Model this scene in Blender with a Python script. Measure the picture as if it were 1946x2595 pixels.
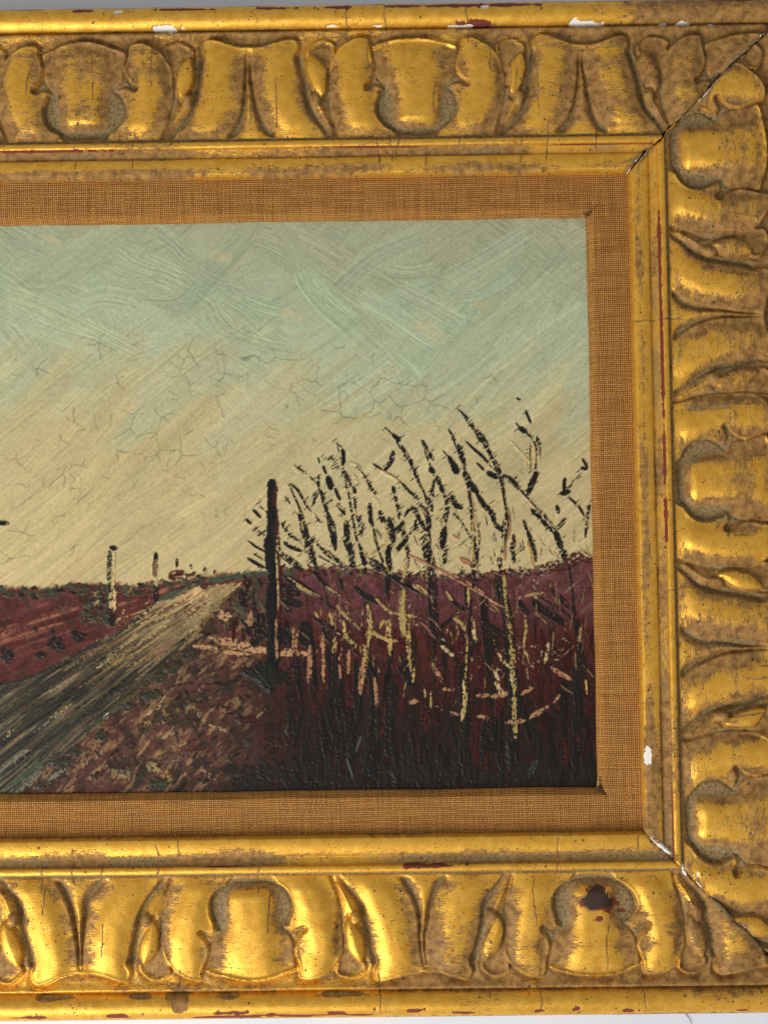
import bpy, math, time
import numpy as np
from mathutils import Matrix

# ---------------------------------------------------------------- scene, camera, light, exposure
scene = bpy.context.scene
for o in list(bpy.data.objects):
    bpy.data.objects.remove(o)
MM = 0.001                                   # everything is laid out in millimetres
PW, PH, FPX = 1946, 2595, 3750.0             # photograph size and focal length in pixels
CAM_ROT = (0.056, 0.006, -0.013)
CAM_POS = (0.943, -32.22, 620.0)

cam_data = bpy.data.cameras.new("camera")
cam = bpy.data.objects.new("camera", cam_data)
scene.collection.objects.link(cam)
cam.location = [c * MM for c in CAM_POS]
cam.rotation_euler = CAM_ROT
cam_data.sensor_fit = 'VERTICAL'
cam_data.sensor_height = 36.0
cam_data.lens = 36.0 * FPX / PH
cam_data.clip_start = 0.01
cam_data.clip_end = 50.0
scene.camera = cam

world = bpy.data.worlds.new("World")
scene.world = world
world.use_nodes = True
bg = world.node_tree.nodes["Background"]
bg.inputs[0].default_value = (1.0, 0.975, 0.93, 1)
bg.inputs[1].default_value = 0.44

def area_lamp(name, loc, target, sx, sy, power, color):
    ld = bpy.data.lights.new(name, 'AREA')
    ld.shape = 'RECTANGLE'; ld.size = sx; ld.size_y = sy
    ld.energy = power; ld.color = color
    lo = bpy.data.objects.new(name, ld)
    scene.collection.objects.link(lo)
    lo.location = loc
    from mathutils import Vector
    d = Vector(target) - Vector(loc)
    lo.rotation_euler = d.to_track_quat('-Z', 'Y').to_euler()
    return lo
# window daylight from the lower left of the picture, raking over the relief
area_lamp("window_light", (-0.72, -0.78, 0.68), (0, 0, 0), 0.55, 0.75, 17.5, (1.0, 0.975, 0.94))

vs = scene.view_settings
vs.view_transform = 'Standard'; vs.look = 'None'; vs.gamma = 1.0; vs.exposure = 0.0
vs.use_curve_mapping = False
scene.render.engine = 'CYCLES'
scene.cycles.max_bounces = 5; scene.cycles.diffuse_bounces = 3; scene.cycles.glossy_bounces = 3

# ---------------------------------------------------------------- helpers: maths
rng = np.random.default_rng(7)

def sstep(a, b, x):
    t = np.clip((x - a) / (b - a), 0, 1)
    return t * t * (3 - 2 * t)

def vnoise(shape, cell, seed, octaves=3, aniso=(1.0, 1.0)):
    """value noise 0..1 on a raster; cell = feature size in cells (rows, cols scaled by aniso)"""
    out = np.zeros(shape); amp = 1.0; tot = 0.0
    r = np.random.default_rng(seed)
    for k in range(octaves):
        cy = max(cell * aniso[0] / 2 ** k, 1.0); cx = max(cell * aniso[1] / 2 ** k, 1.0)
        gy, gx = int(shape[0] / cy) + 3, int(shape[1] / cx) + 3
        g = r.random((gy, gx))
        y = np.arange(shape[0]) / cy; x = np.arange(shape[1]) / cx
        iy = y.astype(int); ix = x.astype(int)
        fy = y - iy; fx = x - ix
        fy = (fy * fy * (3 - 2 * fy))[:, None]; fx = (fx * fx * (3 - 2 * fx))[None, :]
        a = g[iy][:, ix] * (1 - fx) + g[iy][:, ix + 1] * fx
        b = g[iy + 1][:, ix] * (1 - fx) + g[iy + 1][:, ix + 1] * fx
        out += amp * (a * (1 - fy) + b * fy); tot += amp; amp *= 0.55
    out /= tot
    return np.clip((out - 0.5) * 1.5 + 0.5, 0, 1)

def blur(a, r):
    """box-ish gaussian blur, r in cells"""
    r = int(max(r, 0))
    if r == 0: return a
    for _ in range(2):
        for ax in (0, 1):
            p = np.pad(a, [(r + 1, r) if i == ax else (0, 0) for i in range(2)], mode='edge')
            c = np.cumsum(p, axis=ax)
            n = a.shape[ax]
            sl = lambda i: tuple(slice(i, i + n) if k == ax else slice(None) for k in range(2))
            a = (c[sl(2 * r + 1)] - c[sl(0)]) / (2 * r + 1)
    return a

def catmull(P, n=8, closed=False):
    P = np.asarray(P, float)
    if len(P) < 3: return P
    if closed: Q = np.vstack([P[-1], P, P[0], P[1]])
    else: Q = np.vstack([2 * P[0] - P[1], P, 2 * P[-1] - P[-2]])
    out = []
    t = np.linspace(0, 1, n, endpoint=False)[:, None]
    for i in range(1, len(Q) - 2):
        p0, p1, p2, p3 = Q[i - 1], Q[i], Q[i + 1], Q[i + 2]
        out.append(0.5 * ((2 * p1) + (-p0 + p2) * t + (2 * p0 - 5 * p1 + 4 * p2 - p3) * t * t + (-p0 + 3 * p1 - 3 * p2 + p3) * t ** 3))
    out = np.vstack(out)
    if not closed: out = np.vstack([out, P[-1]])
    return out

def seg_dist(X, Y, P):
    """distance to polyline, arclength of the nearest point, signed side"""
    best = np.full(X.shape, 1e9); arc = np.zeros(X.shape); side = np.zeros(X.shape)
    L = 0.0
    for i in range(len(P) - 1):
        ax, ay = P[i]; dx, dy = P[i + 1][0] - ax, P[i + 1][1] - ay
        l2 = dx * dx + dy * dy + 1e-12; l = math.sqrt(l2)
        t = np.clip(((X - ax) * dx + (Y - ay) * dy) / l2, 0, 1)
        ex, ey = X - ax - t * dx, Y - ay - t * dy
        d = ex * ex + ey * ey
        m = d < best
        best[m] = d[m]; arc[m] = (L + t * l)[m]
        side[m] = np.sign(dx * ey - dy * ex)[m]
        L += l
    return np.sqrt(best), arc, side, L

def inside(X, Y, P):
    c = np.zeros(X.shape, bool)
    n = len(P)
    for i in range(n):
        x1, y1 = P[i]; x2, y2 = P[(i + 1) % n]
        if y1 == y2: continue
        cond = ((y1 > Y) != (y2 > Y)) & (X < (x2 - x1) * (Y - y1) / (y2 - y1) + x1)
        c ^= cond
    return c

def srgb2lin(c):
    c = np.asarray(c, float)
    return np.where(c <= 0.04045, c / 12.92, ((c + 0.055) / 1.055) ** 2.4)

def rotm():
    rx, ry, rz = CAM_ROT
    cx, sx, cy, sy, cz, sz = math.cos(rx), math.sin(rx), math.cos(ry), math.sin(ry), math.cos(rz), math.sin(rz)
    A = np.array([[1, 0, 0], [0, cx, -sx], [0, sx, cx]]); B = np.array([[cy, 0, sy], [0, 1, 0], [-sy, 0, cy]])
    C = np.array([[cz, -sz, 0], [sz, cz, 0], [0, 0, 1]])
    return C @ B @ A
RM = rotm()
def world_to_px(X, Y, Z):
    qx, qy, qz = X - CAM_POS[0], Y - CAM_POS[1], Z - CAM_POS[2]
    a = qx * RM[0, 0] + qy * RM[1, 0] + qz * RM[2, 0]
    b = qx * RM[0, 1] + qy * RM[1, 1] + qz * RM[2, 1]
    c = -(qx * RM[0, 2] + qy * RM[1, 2] + qz * RM[2, 2])
    return PW / 2 + FPX * a / c, PH / 2 - FPX * b / c
def px_to_plane(px, py, z):
    d = RM @ np.array([(px - PW / 2) / FPX, -(py - PH / 2) / FPX, -1.0])
    k = (z - CAM_POS[2]) / d[2]
    return CAM_POS[0] + k * d[0], CAM_POS[1] + k * d[1]

# ---------------------------------------------------------------- helpers: objects
def link(o, parent=None):
    scene.collection.objects.link(o)
    if parent is not None: o.parent = parent
    return o
def tag(o, label=None, cat=None, group=None, kind=None):
    if label: o["label"] = label
    if cat: o["category"] = cat
    if group: o["group"] = group
    if kind: o["kind"] = kind
    return o
def empty(name, loc=(0, 0, 0)):
    o = bpy.data.objects.new(name, None); o.empty_display_size = 0.02
    o.location = loc
    return link(o)

def mesh_obj(name, V, F, mat, parent=None, normals=None, attrs=None, smooth=True):
    """V (n,3) mm, F (m,4) quads as numpy; attrs {name: (type, array)}"""
    me = bpy.data.meshes.new(name)
    n, m = len(V), len(F)
    me.vertices.add(n)
    me.vertices.foreach_set("co", (np.asarray(V, np.float32) * MM).ravel())
    k = F.shape[1]
    me.loops.add(m * k); me.polygons.add(m)
    me.loops.foreach_set("vertex_index", F.astype(np.int32).ravel())
    me.polygons.foreach_set("loop_start", np.arange(0, m * k, k, dtype=np.int32))
    me.polygons.foreach_set("use_smooth", np.full(m, smooth))
    me.update(calc_edges=True)
    for an, (ty, arr) in (attrs or {}).items():
        a = me.attributes.new(an, ty, 'POINT')
        a.data.foreach_set("color" if ty == 'FLOAT_COLOR' else ("vector" if ty == 'FLOAT_VECTOR' else "value"), np.asarray(arr, np.float32).ravel())
    if normals is not None:
        me.normals_split_custom_set_from_vertices(np.asarray(normals, np.float32))
    me.materials.append(mat)
    o = bpy.data.objects.new(name, me)
    return link(o, parent)

def grid_normals(V):
    du = np.empty_like(V); dv = np.empty_like(V)
    du[:, 1:-1] = V[:, 2:] - V[:, :-2]; du[:, 0] = V[:, 1] - V[:, 0]; du[:, -1] = V[:, -1] - V[:, -2]
    dv[1:-1] = V[2:] - V[:-2]; dv[0] = V[1] - V[0]; dv[-1] = V[-1] - V[-2]
    n = np.cross(du, dv)
    l = np.linalg.norm(n, axis=2, keepdims=True); l[l < 1e-9] = 1
    return n / l

def split_grid(V, ids, valid, flip=False):
    """yield (id, vertex index list, faces) for a vertex grid V (r,c,3) and cell ids (r-1,c-1)"""
    r, c = V.shape[:2]
    idx = np.arange(r * c).reshape(r, c)
    q = np.stack([idx[:-1, :-1], idx[:-1, 1:], idx[1:, 1:], idx[1:, :-1]], -1)
    if flip: q = q[..., ::-1]
    q = q[valid]; f = ids[valid]
    order = np.argsort(f, kind='stable'); q = q[order]; f = f[order]
    u, start = np.unique(f, return_index=True)
    bounds = list(start) + [len(f)]
    for k, i in enumerate(u):
        Q = q[bounds[k]:bounds[k + 1]]
        uv, inv = np.unique(Q.ravel(), return_inverse=True)
        yield int(i), uv, inv.reshape(-1, 4)

# ---------------------------------------------------------------- helpers: materials
def new_mat(name):
    m = bpy.data.materials.new(name); m.use_nodes = True
    nt = m.node_tree
    return m, nt, nt.nodes["Principled BSDF"]
class NT:
    def __init__(s, nt): s.nt = nt
    def n(s, ty, **kw):
        x = s.nt.nodes.new(ty)
        for k, v in kw.items():
            if k.startswith('i_'): x.inputs[k[2:]].default_value = v
            else: setattr(x, k, v)
        return x
    def l(s, a, b): s.nt.links.new(a, b)
    def math(s, op, a, b=None, clamp=False):
        x = s.nt.nodes.new('ShaderNodeMath'); x.operation = op; x.use_clamp = clamp
        for i, v in enumerate((a, b)):
            if v is None: continue
            if isinstance(v, (int, float)): x.inputs[i].default_value = v
            else: s.l(v, x.inputs[i])
        return x.outputs[0]
    def ramp(s, v, a, b):
        x = s.nt.nodes.new('ShaderNodeMapRange'); x.interpolation_type = 'SMOOTHSTEP'
        s.l(v, x.inputs[0]); x.inputs[1].default_value = a; x.inputs[2].default_value = b
        return x.outputs[0]
    def mix(s, f, a, b):
        x = s.nt.nodes.new('ShaderNodeMix'); x.data_type = 'RGBA'
        for i, v in ((0, f), (6, a), (7, b)):
            if isinstance(v, (int, float)): x.inputs[i].default_value = v
            elif isinstance(v, tuple): x.inputs[i].default_value = (*v, 1)
            else: s.l(v, x.inputs[i])
        return x.outputs[2]
    def fmix(s, f, a, b):
        x = s.nt.nodes.new('ShaderNodeMix'); x.data_type = 'FLOAT'
        for i, v in ((0, f), (2, a), (3, b)):
            if isinstance(v, (int, float)): x.inputs[i].default_value = v
            else: s.l(v, x.inputs[i])
        return x.outputs[0]
    def noise(s, vec, scale, detail=4.0, rough=0.6):
        x = s.nt.nodes.new('ShaderNodeTexNoise')
        x.inputs['Scale'].default_value = scale; x.inputs['Detail'].default_value = detail; x.inputs['Roughness'].default_value = rough
        s.l(vec, x.inputs['Vector']); return x.outputs['Fac']
    def scale(s, vec, v):
        x = s.nt.nodes.new('ShaderNodeVectorMath'); x.operation = 'MULTIPLY'
        s.l(vec, x.inputs[0]); x.inputs[1].default_value = v; return x.outputs[0]

def gilding_material():
    """worn water gilding; vertex masks: R gold leaf left, G grey wash, B red bole, A white gesso; 'st' = mm along / across the rail"""
    m, nt, bsdf = new_mat("worn_gilding"); T = NT(nt)
    at = T.n('ShaderNodeAttribute', attribute_name='mask')
    st = T.n('ShaderNodeAttribute', attribute_name='st').outputs['Vector']
    sep = T.n('ShaderNodeSeparateColor'); T.l(at.outputs['Color'], sep.inputs[0])
    g, w, r = sep.outputs[0], sep.outputs[1], sep.outputs[2]; a = at.outputs['Alpha']
    fine = T.noise(st, 1.3, 6, 0.72)
    streak = T.noise(T.scale(st, (0.35, 2.6, 1)), 1.0, 5, 0.65)
    mott = T.noise(st, 0.22, 5, 0.6)
    e = T.math('ADD', g, T.math('MULTIPLY', T.math('SUBTRACT', fine, 0.5), 0.85))
    e = T.math('ADD', e, T.math('MULTIPLY', T.math('SUBTRACT', streak, 0.5), 0.95))
    e = T.math('ADD', e, T.math('MULTIPLY', T.math('SUBTRACT', T.noise(T.scale(st, (0.3, 0.6, 1)), 1.0, 4, 0.6), 0.5), 0.7))
    gold = T.ramp(e, 0.40, 0.60)
    gcol = T.mix(T.ramp(mott, 0.3, 0.7), (0.66, 0.335, 0.034), (0.79, 0.445, 0.066))
    gcol = T.mix(T.math('MULTIPLY', T.ramp(streak, 0.50, 0.28), 0.55), gcol, (0.50, 0.25, 0.04))
    bcol = T.mix(T.ramp(T.noise(st, 0.30, 4, 0.55), 0.3, 0.7), (0.17, 0.080, 0.018), (0.38, 0.200, 0.052))
    bcol = T.mix(T.math('MULTIPLY', T.ramp(T.noise(st, 0.5, 3), 0.5, 0.75), 0.5), bcol, (0.50, 0.27, 0.075))

    wcol = T.mix(T.ramp(T.noise(st, 0.8, 5, 0.7), 0.3, 0.7), (0.13, 0.078, 0.026), (0.34, 0.235, 0.100))
    wv = T.ramp(T.math('ADD', w, T.math('MULTIPLY', T.math('SUBTRACT', fine, 0.5), 0.5)), 0.35, 0.75)
    base = T.mix(wv, bcol, wcol)
    gold = T.math('MULTIPLY', gold, T.math('SUBTRACT', 1.0, T.math('MULTIPLY', wv, 0.7)))
    col = T.mix(gold, base, gcol)
    rv = T.ramp(T.math('ADD', r, T.math('MULTIPLY', T.math('SUBTRACT', fine, 0.5), 0.7)), 0.42, 0.58)
    col = T.mix(rv, col, (0.165, 0.028, 0.014))
    dkm = T.ramp(g, -0.36, -0.75)
    col = T.mix(dkm, col, (0.042, 0.022, 0.013))
    # fly specks, black toning spatter
    def spots(scale, thr, dens_scale, d0, d1):
        v = T.n('ShaderNodeTexVoronoi'); v.inputs['Scale'].default_value = scale; v.inputs['Randomness'].default_value = 1.0
        T.l(st, v.inputs['Vector'])
        s2 = T.n('ShaderNodeSeparateColor'); T.l(v.outputs['Color'], s2.inputs[0])
        rad = T.math('MULTIPLY', s2.outputs[0], thr)
        k = T.math('LESS_THAN', v.outputs['Distance'], rad)
        return T.math('MULTIPLY', k, T.ramp(T.math('ADD', T.noise(st, dens_scale, 2), T.math('MULTIPLY', T.math('SUBTRACT', s2.outputs[1], 0.5), 0.3)), d0, d1))
    sp = T.math('MAXIMUM', spots(0.85, 0.27, 0.05, 0.40, 0.60), T.math('MULTIPLY', spots(0.26, 0.17, 0.05, 0.38, 0.56), 0.9))
    col = T.mix(T.math('MULTIPLY', sp, 0.9), col, (0.025, 0.018, 0.010))
    av = T.ramp(T.math('ADD', a, T.math('MULTIPLY', T.math('SUBTRACT', fine, 0.5), 0.4)), 0.45, 0.6)
    col = T.mix(av, col, (0.80, 0.76, 0.70))
    T.l(col, bsdf.inputs['Base Color'])
    leaf = T.math('MULTIPLY', T.math('MULTIPLY', T.math('MULTIPLY', gold, T.math('SUBTRACT', 1.0, dkm)), T.math('SUBTRACT', 1.0, rv)), T.math('MULTIPLY', T.math('SUBTRACT', 1.0, sp), T.math('SUBTRACT', 1.0, av)))
    T.l(T.math('MULTIPLY', leaf, 0.62), bsdf.inputs['Metallic'])
    rr = T.fmix(leaf, 0.66, T.fmix(T.ramp(fine, 0.3, 0.7), 0.32, 0.50))
    T.l(rr, bsdf.inputs['Roughness'])
    bsdf.inputs['Specular IOR Level'].default_value = 0.35
    b = T.n('ShaderNodeBump'); b.inputs['Strength'].default_value = 0.5; b.inputs['Distance'].default_value = 0.00035
    hh = T.math('ADD', T.math('MULTIPLY', fine, 0.7), T.math('ADD', T.math('MULTIPLY', streak, 0.5), T.math('MULTIPLY', leaf, 0.12)))
    T.l(hh, b.inputs['Height']); T.l(b.outputs[0], bsdf.inputs['Normal'])
    return m

def linen_material():
    m, nt, bsdf = new_mat("linen_weave"); T = NT(nt)
    st = T.n('ShaderNodeAttribute', attribute_name='st').outputs['Vector']   # x,y in mm
    sx = T.n('ShaderNodeSeparateXYZ')
    # wobble the threads
    nz = T.n('ShaderNodeTexNoise'); nz.inputs['Scale'].default_value = 0.35; nz.inputs['Detail'].default_value = 3
    T.l(st, nz.inputs['Vector'])
    wob = T.n('ShaderNodeVectorMath'); wob.operation = 'MULTIPLY_ADD'
    T.l(nz.outputs['Color'], wob.inputs[0]); wob.inputs[1].default_value = (0.9, 0.9, 0); T.l(st, wob.inputs[2])
    T.l(wob.outputs[0], sx.inputs[0])
    P = 0.86
    px = T.math('MULTIPLY', sx.outputs[0], math.pi / P); py = T.math('MULTIPLY', sx.outputs[1], math.pi / P)
    cx = T.math('COSINE', px); cy = T.math('COSINE', py)
    # plain weave: warp over weft where the checker is +, weft over warp where it is -
    ax = T.math('ABSOLUTE', cx); ay = T.math('ABSOLUTE', cy)
    ch = T.math('SIGN', T.math('MULTIPLY', T.math('SINE', px), T.math('SINE', py)))
    sxn = T.math('ABSOLUTE', T.math('SINE', px)); syn = T.math('ABSOLUTE', T.math('SINE', py))
    warp = T.math('MULTIPLY', T.math('POWER', sxn, 0.6), T.math('ADD', 0.35, T.math('MULTIPLY', syn, 0.65)))
    weft = T.math('MULTIPLY', T.math('POWER', syn, 0.6), T.math('ADD', 0.35, T.math('MULTIPLY', sxn, 0.65)))
    up = T.math('GREATER_THAN', ch, 0.0)
    h = T.fmix(up, T.math('MULTIPLY', weft, 0.85), warp)
    slubx = T.noise(T.scale(st, (1.1, 0.05, 1)), 1.0, 3, 0.6)
    sluby = T.noise(T.scale(st, (0.05, 1.1, 1)), 1.0, 3, 0.6)
    slub = T.fmix(up, sluby, slubx)
    h = T.math('MULTIPLY', h, T.math('ADD', 0.52, T.math('MULTIPLY', slub, 0.95)))
    stain = T.noise(st, 0.035, 4, 0.6)
    c1 = T.mix(T.ramp(slub, 0.3, 0.7), (0.30, 0.112, 0.017), (0.60, 0.285, 0.062))
    c1 = T.mix(T.math('MULTIPLY', T.ramp(stain, 0.52, 0.75), 0.45), c1, (0.30, 0.12, 0.025))
    sh = T.noise(T.scale(st, (1.2, 1.2, 1)), 1.0, 2, 0.5)
    c1 = T.mix(T.math('MULTIPLY', T.ramp(sh, 0.58, 0.75), 0.55), c1, (0.70, 0.46, 0.20))
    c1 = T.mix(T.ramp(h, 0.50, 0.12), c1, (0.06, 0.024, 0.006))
    T.l(c1, bsdf.inputs['Base Color'])
    bsdf.inputs['Roughness'].default_value = 0.62
    bsdf.inputs['Specular IOR Level'].default_value = 0.25
    b = T.n('ShaderNodeBump'); b.inputs['Strength'].default_value = 0.9; b.inputs['Distance'].default_value = 0.0004
    T.l(h, b.inputs['Height']); T.l(b.outputs[0], bsdf.inputs['Normal'])
    return m

def paint_material():
    m, nt, bsdf = new_mat("varnished_oil_paint"); T = NT(nt)
    at = T.n('ShaderNodeAttribute', attribute_name='paint')
    tc = T.n('ShaderNodeTexCoord').outputs['Object']
    n1 = T.noise(tc, 2600.0, 3, 0.6)
    col = T.mix(T.math('MULTIPLY', T.ramp(n1, 0.62, 0.8), 0.22), at.outputs['Color'], (0.12, 0.09, 0.05))
    T.l(col, bsdf.inputs['Base Color'])
    T.l(T.fmix(T.noise(tc, 300.0, 3), 0.34, 0.52), bsdf.inputs['Roughness'])
    bsdf.inputs['Specular IOR Level'].default_value = 0.17
    # canvas weave showing through the paint
    b = T.n('ShaderNodeBump'); b.inputs['Strength'].default_value = 0.25; b.inputs['Distance'].default_value = 0.00012
    sx = T.n('ShaderNodeSeparateXYZ'); T.l(tc, sx.inputs[0])
    k = math.pi / 0.00075
    wv = T.math('MULTIPLY', T.math('SINE', T.math('MULTIPLY', sx.outputs[0], k)), T.math('SINE', T.math('MULTIPLY', sx.outputs[1], k)))
    hh = T.math('ADD', T.math('MULTIPLY', wv, 0.12), T.noise(tc, 1500.0, 3))
    T.l(hh, b.inputs['Height']); T.l(b.outputs[0], bsdf.inputs['Normal'])
    return m

def plain_mat(name, c1, c2, scale, rough=0.6, bump=0.0, spec=0.3):
    m, nt, bsdf = new_mat(name); T = NT(nt)
    tc = T.n('ShaderNodeTexCoord').outputs['Object']
    n = T.noise(tc, scale, 5, 0.6)
    T.l(T.mix(T.ramp(n, 0.3, 0.7), c1, c2), bsdf.inputs['Base Color'])
    bsdf.inputs['Roughness'].default_value = rough; bsdf.inputs['Specular IOR Level'].default_value = spec
    if bump:
        b = T.n('ShaderNodeBump'); b.inputs['Strength'].default_value = 0.4; b.inputs['Distance'].default_value = bump
        T.l(T.noise(tc, scale * 6, 4), b.inputs['Height']); T.l(b.outputs[0], bsdf.inputs['Normal'])
    return m

M_GILT = gilding_material()
M_LINEN = linen_material()
M_PAINT = paint_material()
M_TABLE = plain_mat("white_table_top", (0.68, 0.73, 0.82), (0.71, 0.76, 0.85), 9.0, 0.45, 0.00008)
M_DARK = plain_mat("dark_old_wood", (0.035, 0.022, 0.013), (0.07, 0.045, 0.025), 60.0, 0.8)
M_GESSO = plain_mat("chipped_white_gesso", (0.62, 0.59, 0.54), (0.86, 0.85, 0.82), 350.0, 0.75, 0.0003)
M_THREAD = plain_mat("frayed_linen_thread", (0.30, 0.15, 0.05), (0.55, 0.34, 0.14), 400.0, 0.8)
M_HAIR = plain_mat("dark_hair", (0.03, 0.025, 0.02), (0.06, 0.05, 0.04), 100.0, 0.5)

# ---------------------------------------------------------------- layout of the frame (mm)
XR, XL, YT, YB = 83.3, -232.0, 123.8, -111.5      # opening that shows the painting
LW = 17.2                                          # visible linen liner
FW = 72.6                                          # gilded rail width
Z_PAINT = 10.0
PER = 137.06                                       # ornament repeat
SX0, SX1, SY0, SY1 = XL - LW, XR + LW, YB - LW, YT + LW   # sight edge of the gilded rails
# ---------------------------------------------------------------- the table
tv = np.array([[-1400, -1200, 0], [1400, -1200, 0], [1400, 1200, 0], [-1400, 1200, 0],
               [-1400, -1200, -30], [1400, -1200, -30], [1400, 1200, -30], [-1400, 1200, -30]], float)
tf = np.array([[0, 1, 2, 3], [7, 6, 5, 4], [4, 5, 1, 0], [5, 6, 2, 1], [6, 7, 3, 2], [7, 4, 0, 3]])
tag(mesh_obj("table_top", tv, tf, M_TABLE, smooth=False), kind="structure")

# ---------------------------------------------------------------- carved ornament: one half repeat as a height tile
# a = mm from the middle of the shell along the rail, v = mm from the inner edge of the carved band
TS = 0.2
NA, NV = int(PER / 2 / TS) + 2, int(46.6 / TS) + 1
A_, V_ = np.meshgrid(np.arange(NA) * TS, np.arange(NV) * TS)
def poly(pts, n=7): return catmull(pts, n, closed=True)
def c2(*xy): return [((955 - x) * 0.0675, (845 - y) * 0.0675) for x, y in xy]     # points traced at one shell

P_SHELL = poly(c2((1000, 226), (955, 226), (850, 234), (770, 255), (690, 287), (698, 350), (707, 420), (722, 468), (748, 505), (764, 528), (750, 545), (722, 580),
                  (706, 620), (706, 660), (725, 720), (780, 776), (860, 803), (955, 809), (1000, 808), (1200, 500)))
P_LEAF = poly(c2((662, 236), (600, 230), (540, 250), (480, 290), (440, 350), (426, 395), (418, 480), (426, 600), (445, 700), (470, 780), (500, 850),
                 (620, 860), (830, 860), (800, 780), (730, 700), (730, 560), (760, 536), (728, 516), (700, 508), (672, 522), (646, 534), (634, 521), (643, 506), (664, 488), (685, 460), (697, 428), (700, 388), (676, 300)))
P_LOBE = poly(c2((430, 400), (462, 290), (452, 256), (400, 232), (350, 233), (308, 262), (284, 292), (292, 340), (340, 400), (400, 440)))
P_BUD = poly(c2((303, 332), (284, 400), (298, 480), (342, 556), (372, 588), (400, 560), (408, 500), (402, 430), (378, 380), (340, 346)))
P_FLUTE = poly(c2((215, 330), (232, 290), (230, 248), (200, 217), (130, 230), (40, 258), (-60, 268), (-160, 262), (-160, 860), (300, 860), (420, 850), (395, 790),
                  (330, 715), (285, 640), (258, 500), (236, 400)))
C_STEM = catmull(c2((350, 625), (375, 670), (410, 730), (448, 785)))
C_GROOVE = catmull(c2((232, 345), (252, 420), (272, 520), (288, 600), (320, 690), (365, 745), (425, 795)))
C_SPIKE = catmull([(PER / 2 - b, v) for b, v in ((0.6, 36.5), (0.9, 30), (1.5, 22), (3.0, 13), (5.6, 6.5), (10.0, 0.8))])
R_LEAF = catmull(c2((575, 270), (568, 350), (560, 450), (580, 600), (625, 760)))
R_FLUTE = catmull(c2((110, 250), (105, 350), (120, 480), (150, 620), (230, 800)))

rimT = np.zeros(A_.shape)
gd = np.full(A_.shape, 9.0); hT = np.full(A_.shape, -1.0); idT = np.zeros(A_.shape, int)
hT += 1.4 * sstep(42, 46, V_)
base_fade = sstep(0.0, 7.0, V_)
def pd(P):
    global gd
    d = seg_dist(A_, V_, np.vstack([P, P[0]]))[0]
    gd = np.minimum(gd, d)
    return inside(A_, V_, P), d
# flute
m, d = pd(P_FLUTE)
dr = seg_dist(A_, V_, R_FLUTE)[0]
h = 0.15 + 1.9 * np.exp(-(dr / 5.8) ** 3.2) * (0.35 + 0.65 * base_fade) + 0.9 * np.exp(-(d / 1.1) ** 2) * sstep(30, 36, V_)
h += 0.8 * np.exp(-((PER / 2 - A_) / 3.5) ** 2) * sstep(33, 37, V_)
hT = np.where(m, h * sstep(-0.1, 0.8, d) + (1 - sstep(-0.1, 0.8, d)) * -1.2, hT); idT[m] = 5
rimT = np.where(m, np.exp(-(d / 0.6) ** 2) * sstep(33, 37, V_), rimT)
ds, arc, side, L = seg_dist(A_, V_, C_SPIKE)
wsp = np.where(side > 0, 1.0, 0.5) * 0.8 + 1.5 * np.where(side > 0, 1.0, .3) * sstep(0.35, 1.0, arc / L)
hT -= 2.3 * np.exp(-(ds / wsp) ** 2) * (m) * (0.45 + 0.55 * sstep(0.0, 0.25, arc / L)) * sstep(0.3, 3.0, V_)
spike = m & (side > 0) & (V_ < 37)
bx_ = PER / 2 - A_
spike_half = np.interp(V_, C_SPIKE[::-1, 1], (PER / 2 - C_SPIKE[::-1, 0]))
spike = m & (bx_ < spike_half) & (V_ < 36.5)
idT[spike] = 6
hT = np.where(spike, hT + 0.5 * np.clip(1 - bx_ / np.maximum(spike_half, .3), 0, 1) * sstep(0, 4, V_), hT)
# lobe behind the bud
m, d = pd(P_LOBE)
rimT = np.where(m, np.exp(-(d / 0.55) ** 2) * sstep(33, 37, V_) * .9, rimT)
hT = np.where(m, -0.9 + 1.5 * np.exp(-(d / 1.0) ** 2) * sstep(33, 37, V_), hT); idT[m] = 3
# groove beside the bud
dg, arc, _, L = seg_dist(A_, V_, C_GROOVE)
hT -= 1.3 * np.exp(-(dg / 1.3) ** 2) * (1 - 0.75 * sstep(0.6, 1.0, arc / L))
# leaf
m, d = pd(P_LEAF)
dr = seg_dist(A_, V_, R_LEAF)[0]
h = 0.05 + 2.1 * np.exp(-(dr / 5.6) ** 3.2) * (0.25 + 0.75 * base_fade) + 1.0 * np.exp(-(d / 0.9) ** 2) * sstep(22, 30, V_)
h -= 0.9 * np.exp(-((A_ - 35.2) / 2.0) ** 2) * sstep(4, 12, V_) * (1 - sstep(30, 34, V_))
e = sstep(-0.1, 0.7, d)
rimT = np.where(m, np.exp(-(d / 0.6) ** 2) * sstep(20, 24, V_) * (1 - sstep(33, 35.5, A_) * sstep(31, 28, V_)), rimT)
soft = sstep(26, 14, V_) * sstep(32, 36, A_)          # outer lower side melts into the band
hT = np.where(m, np.where(soft > 0.5, np.maximum(h * e + (1 - e) * hT, hT * (1 - e) + h * e), h * e + (1 - e) * -1.4), hT); idT[m] = 2
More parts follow.
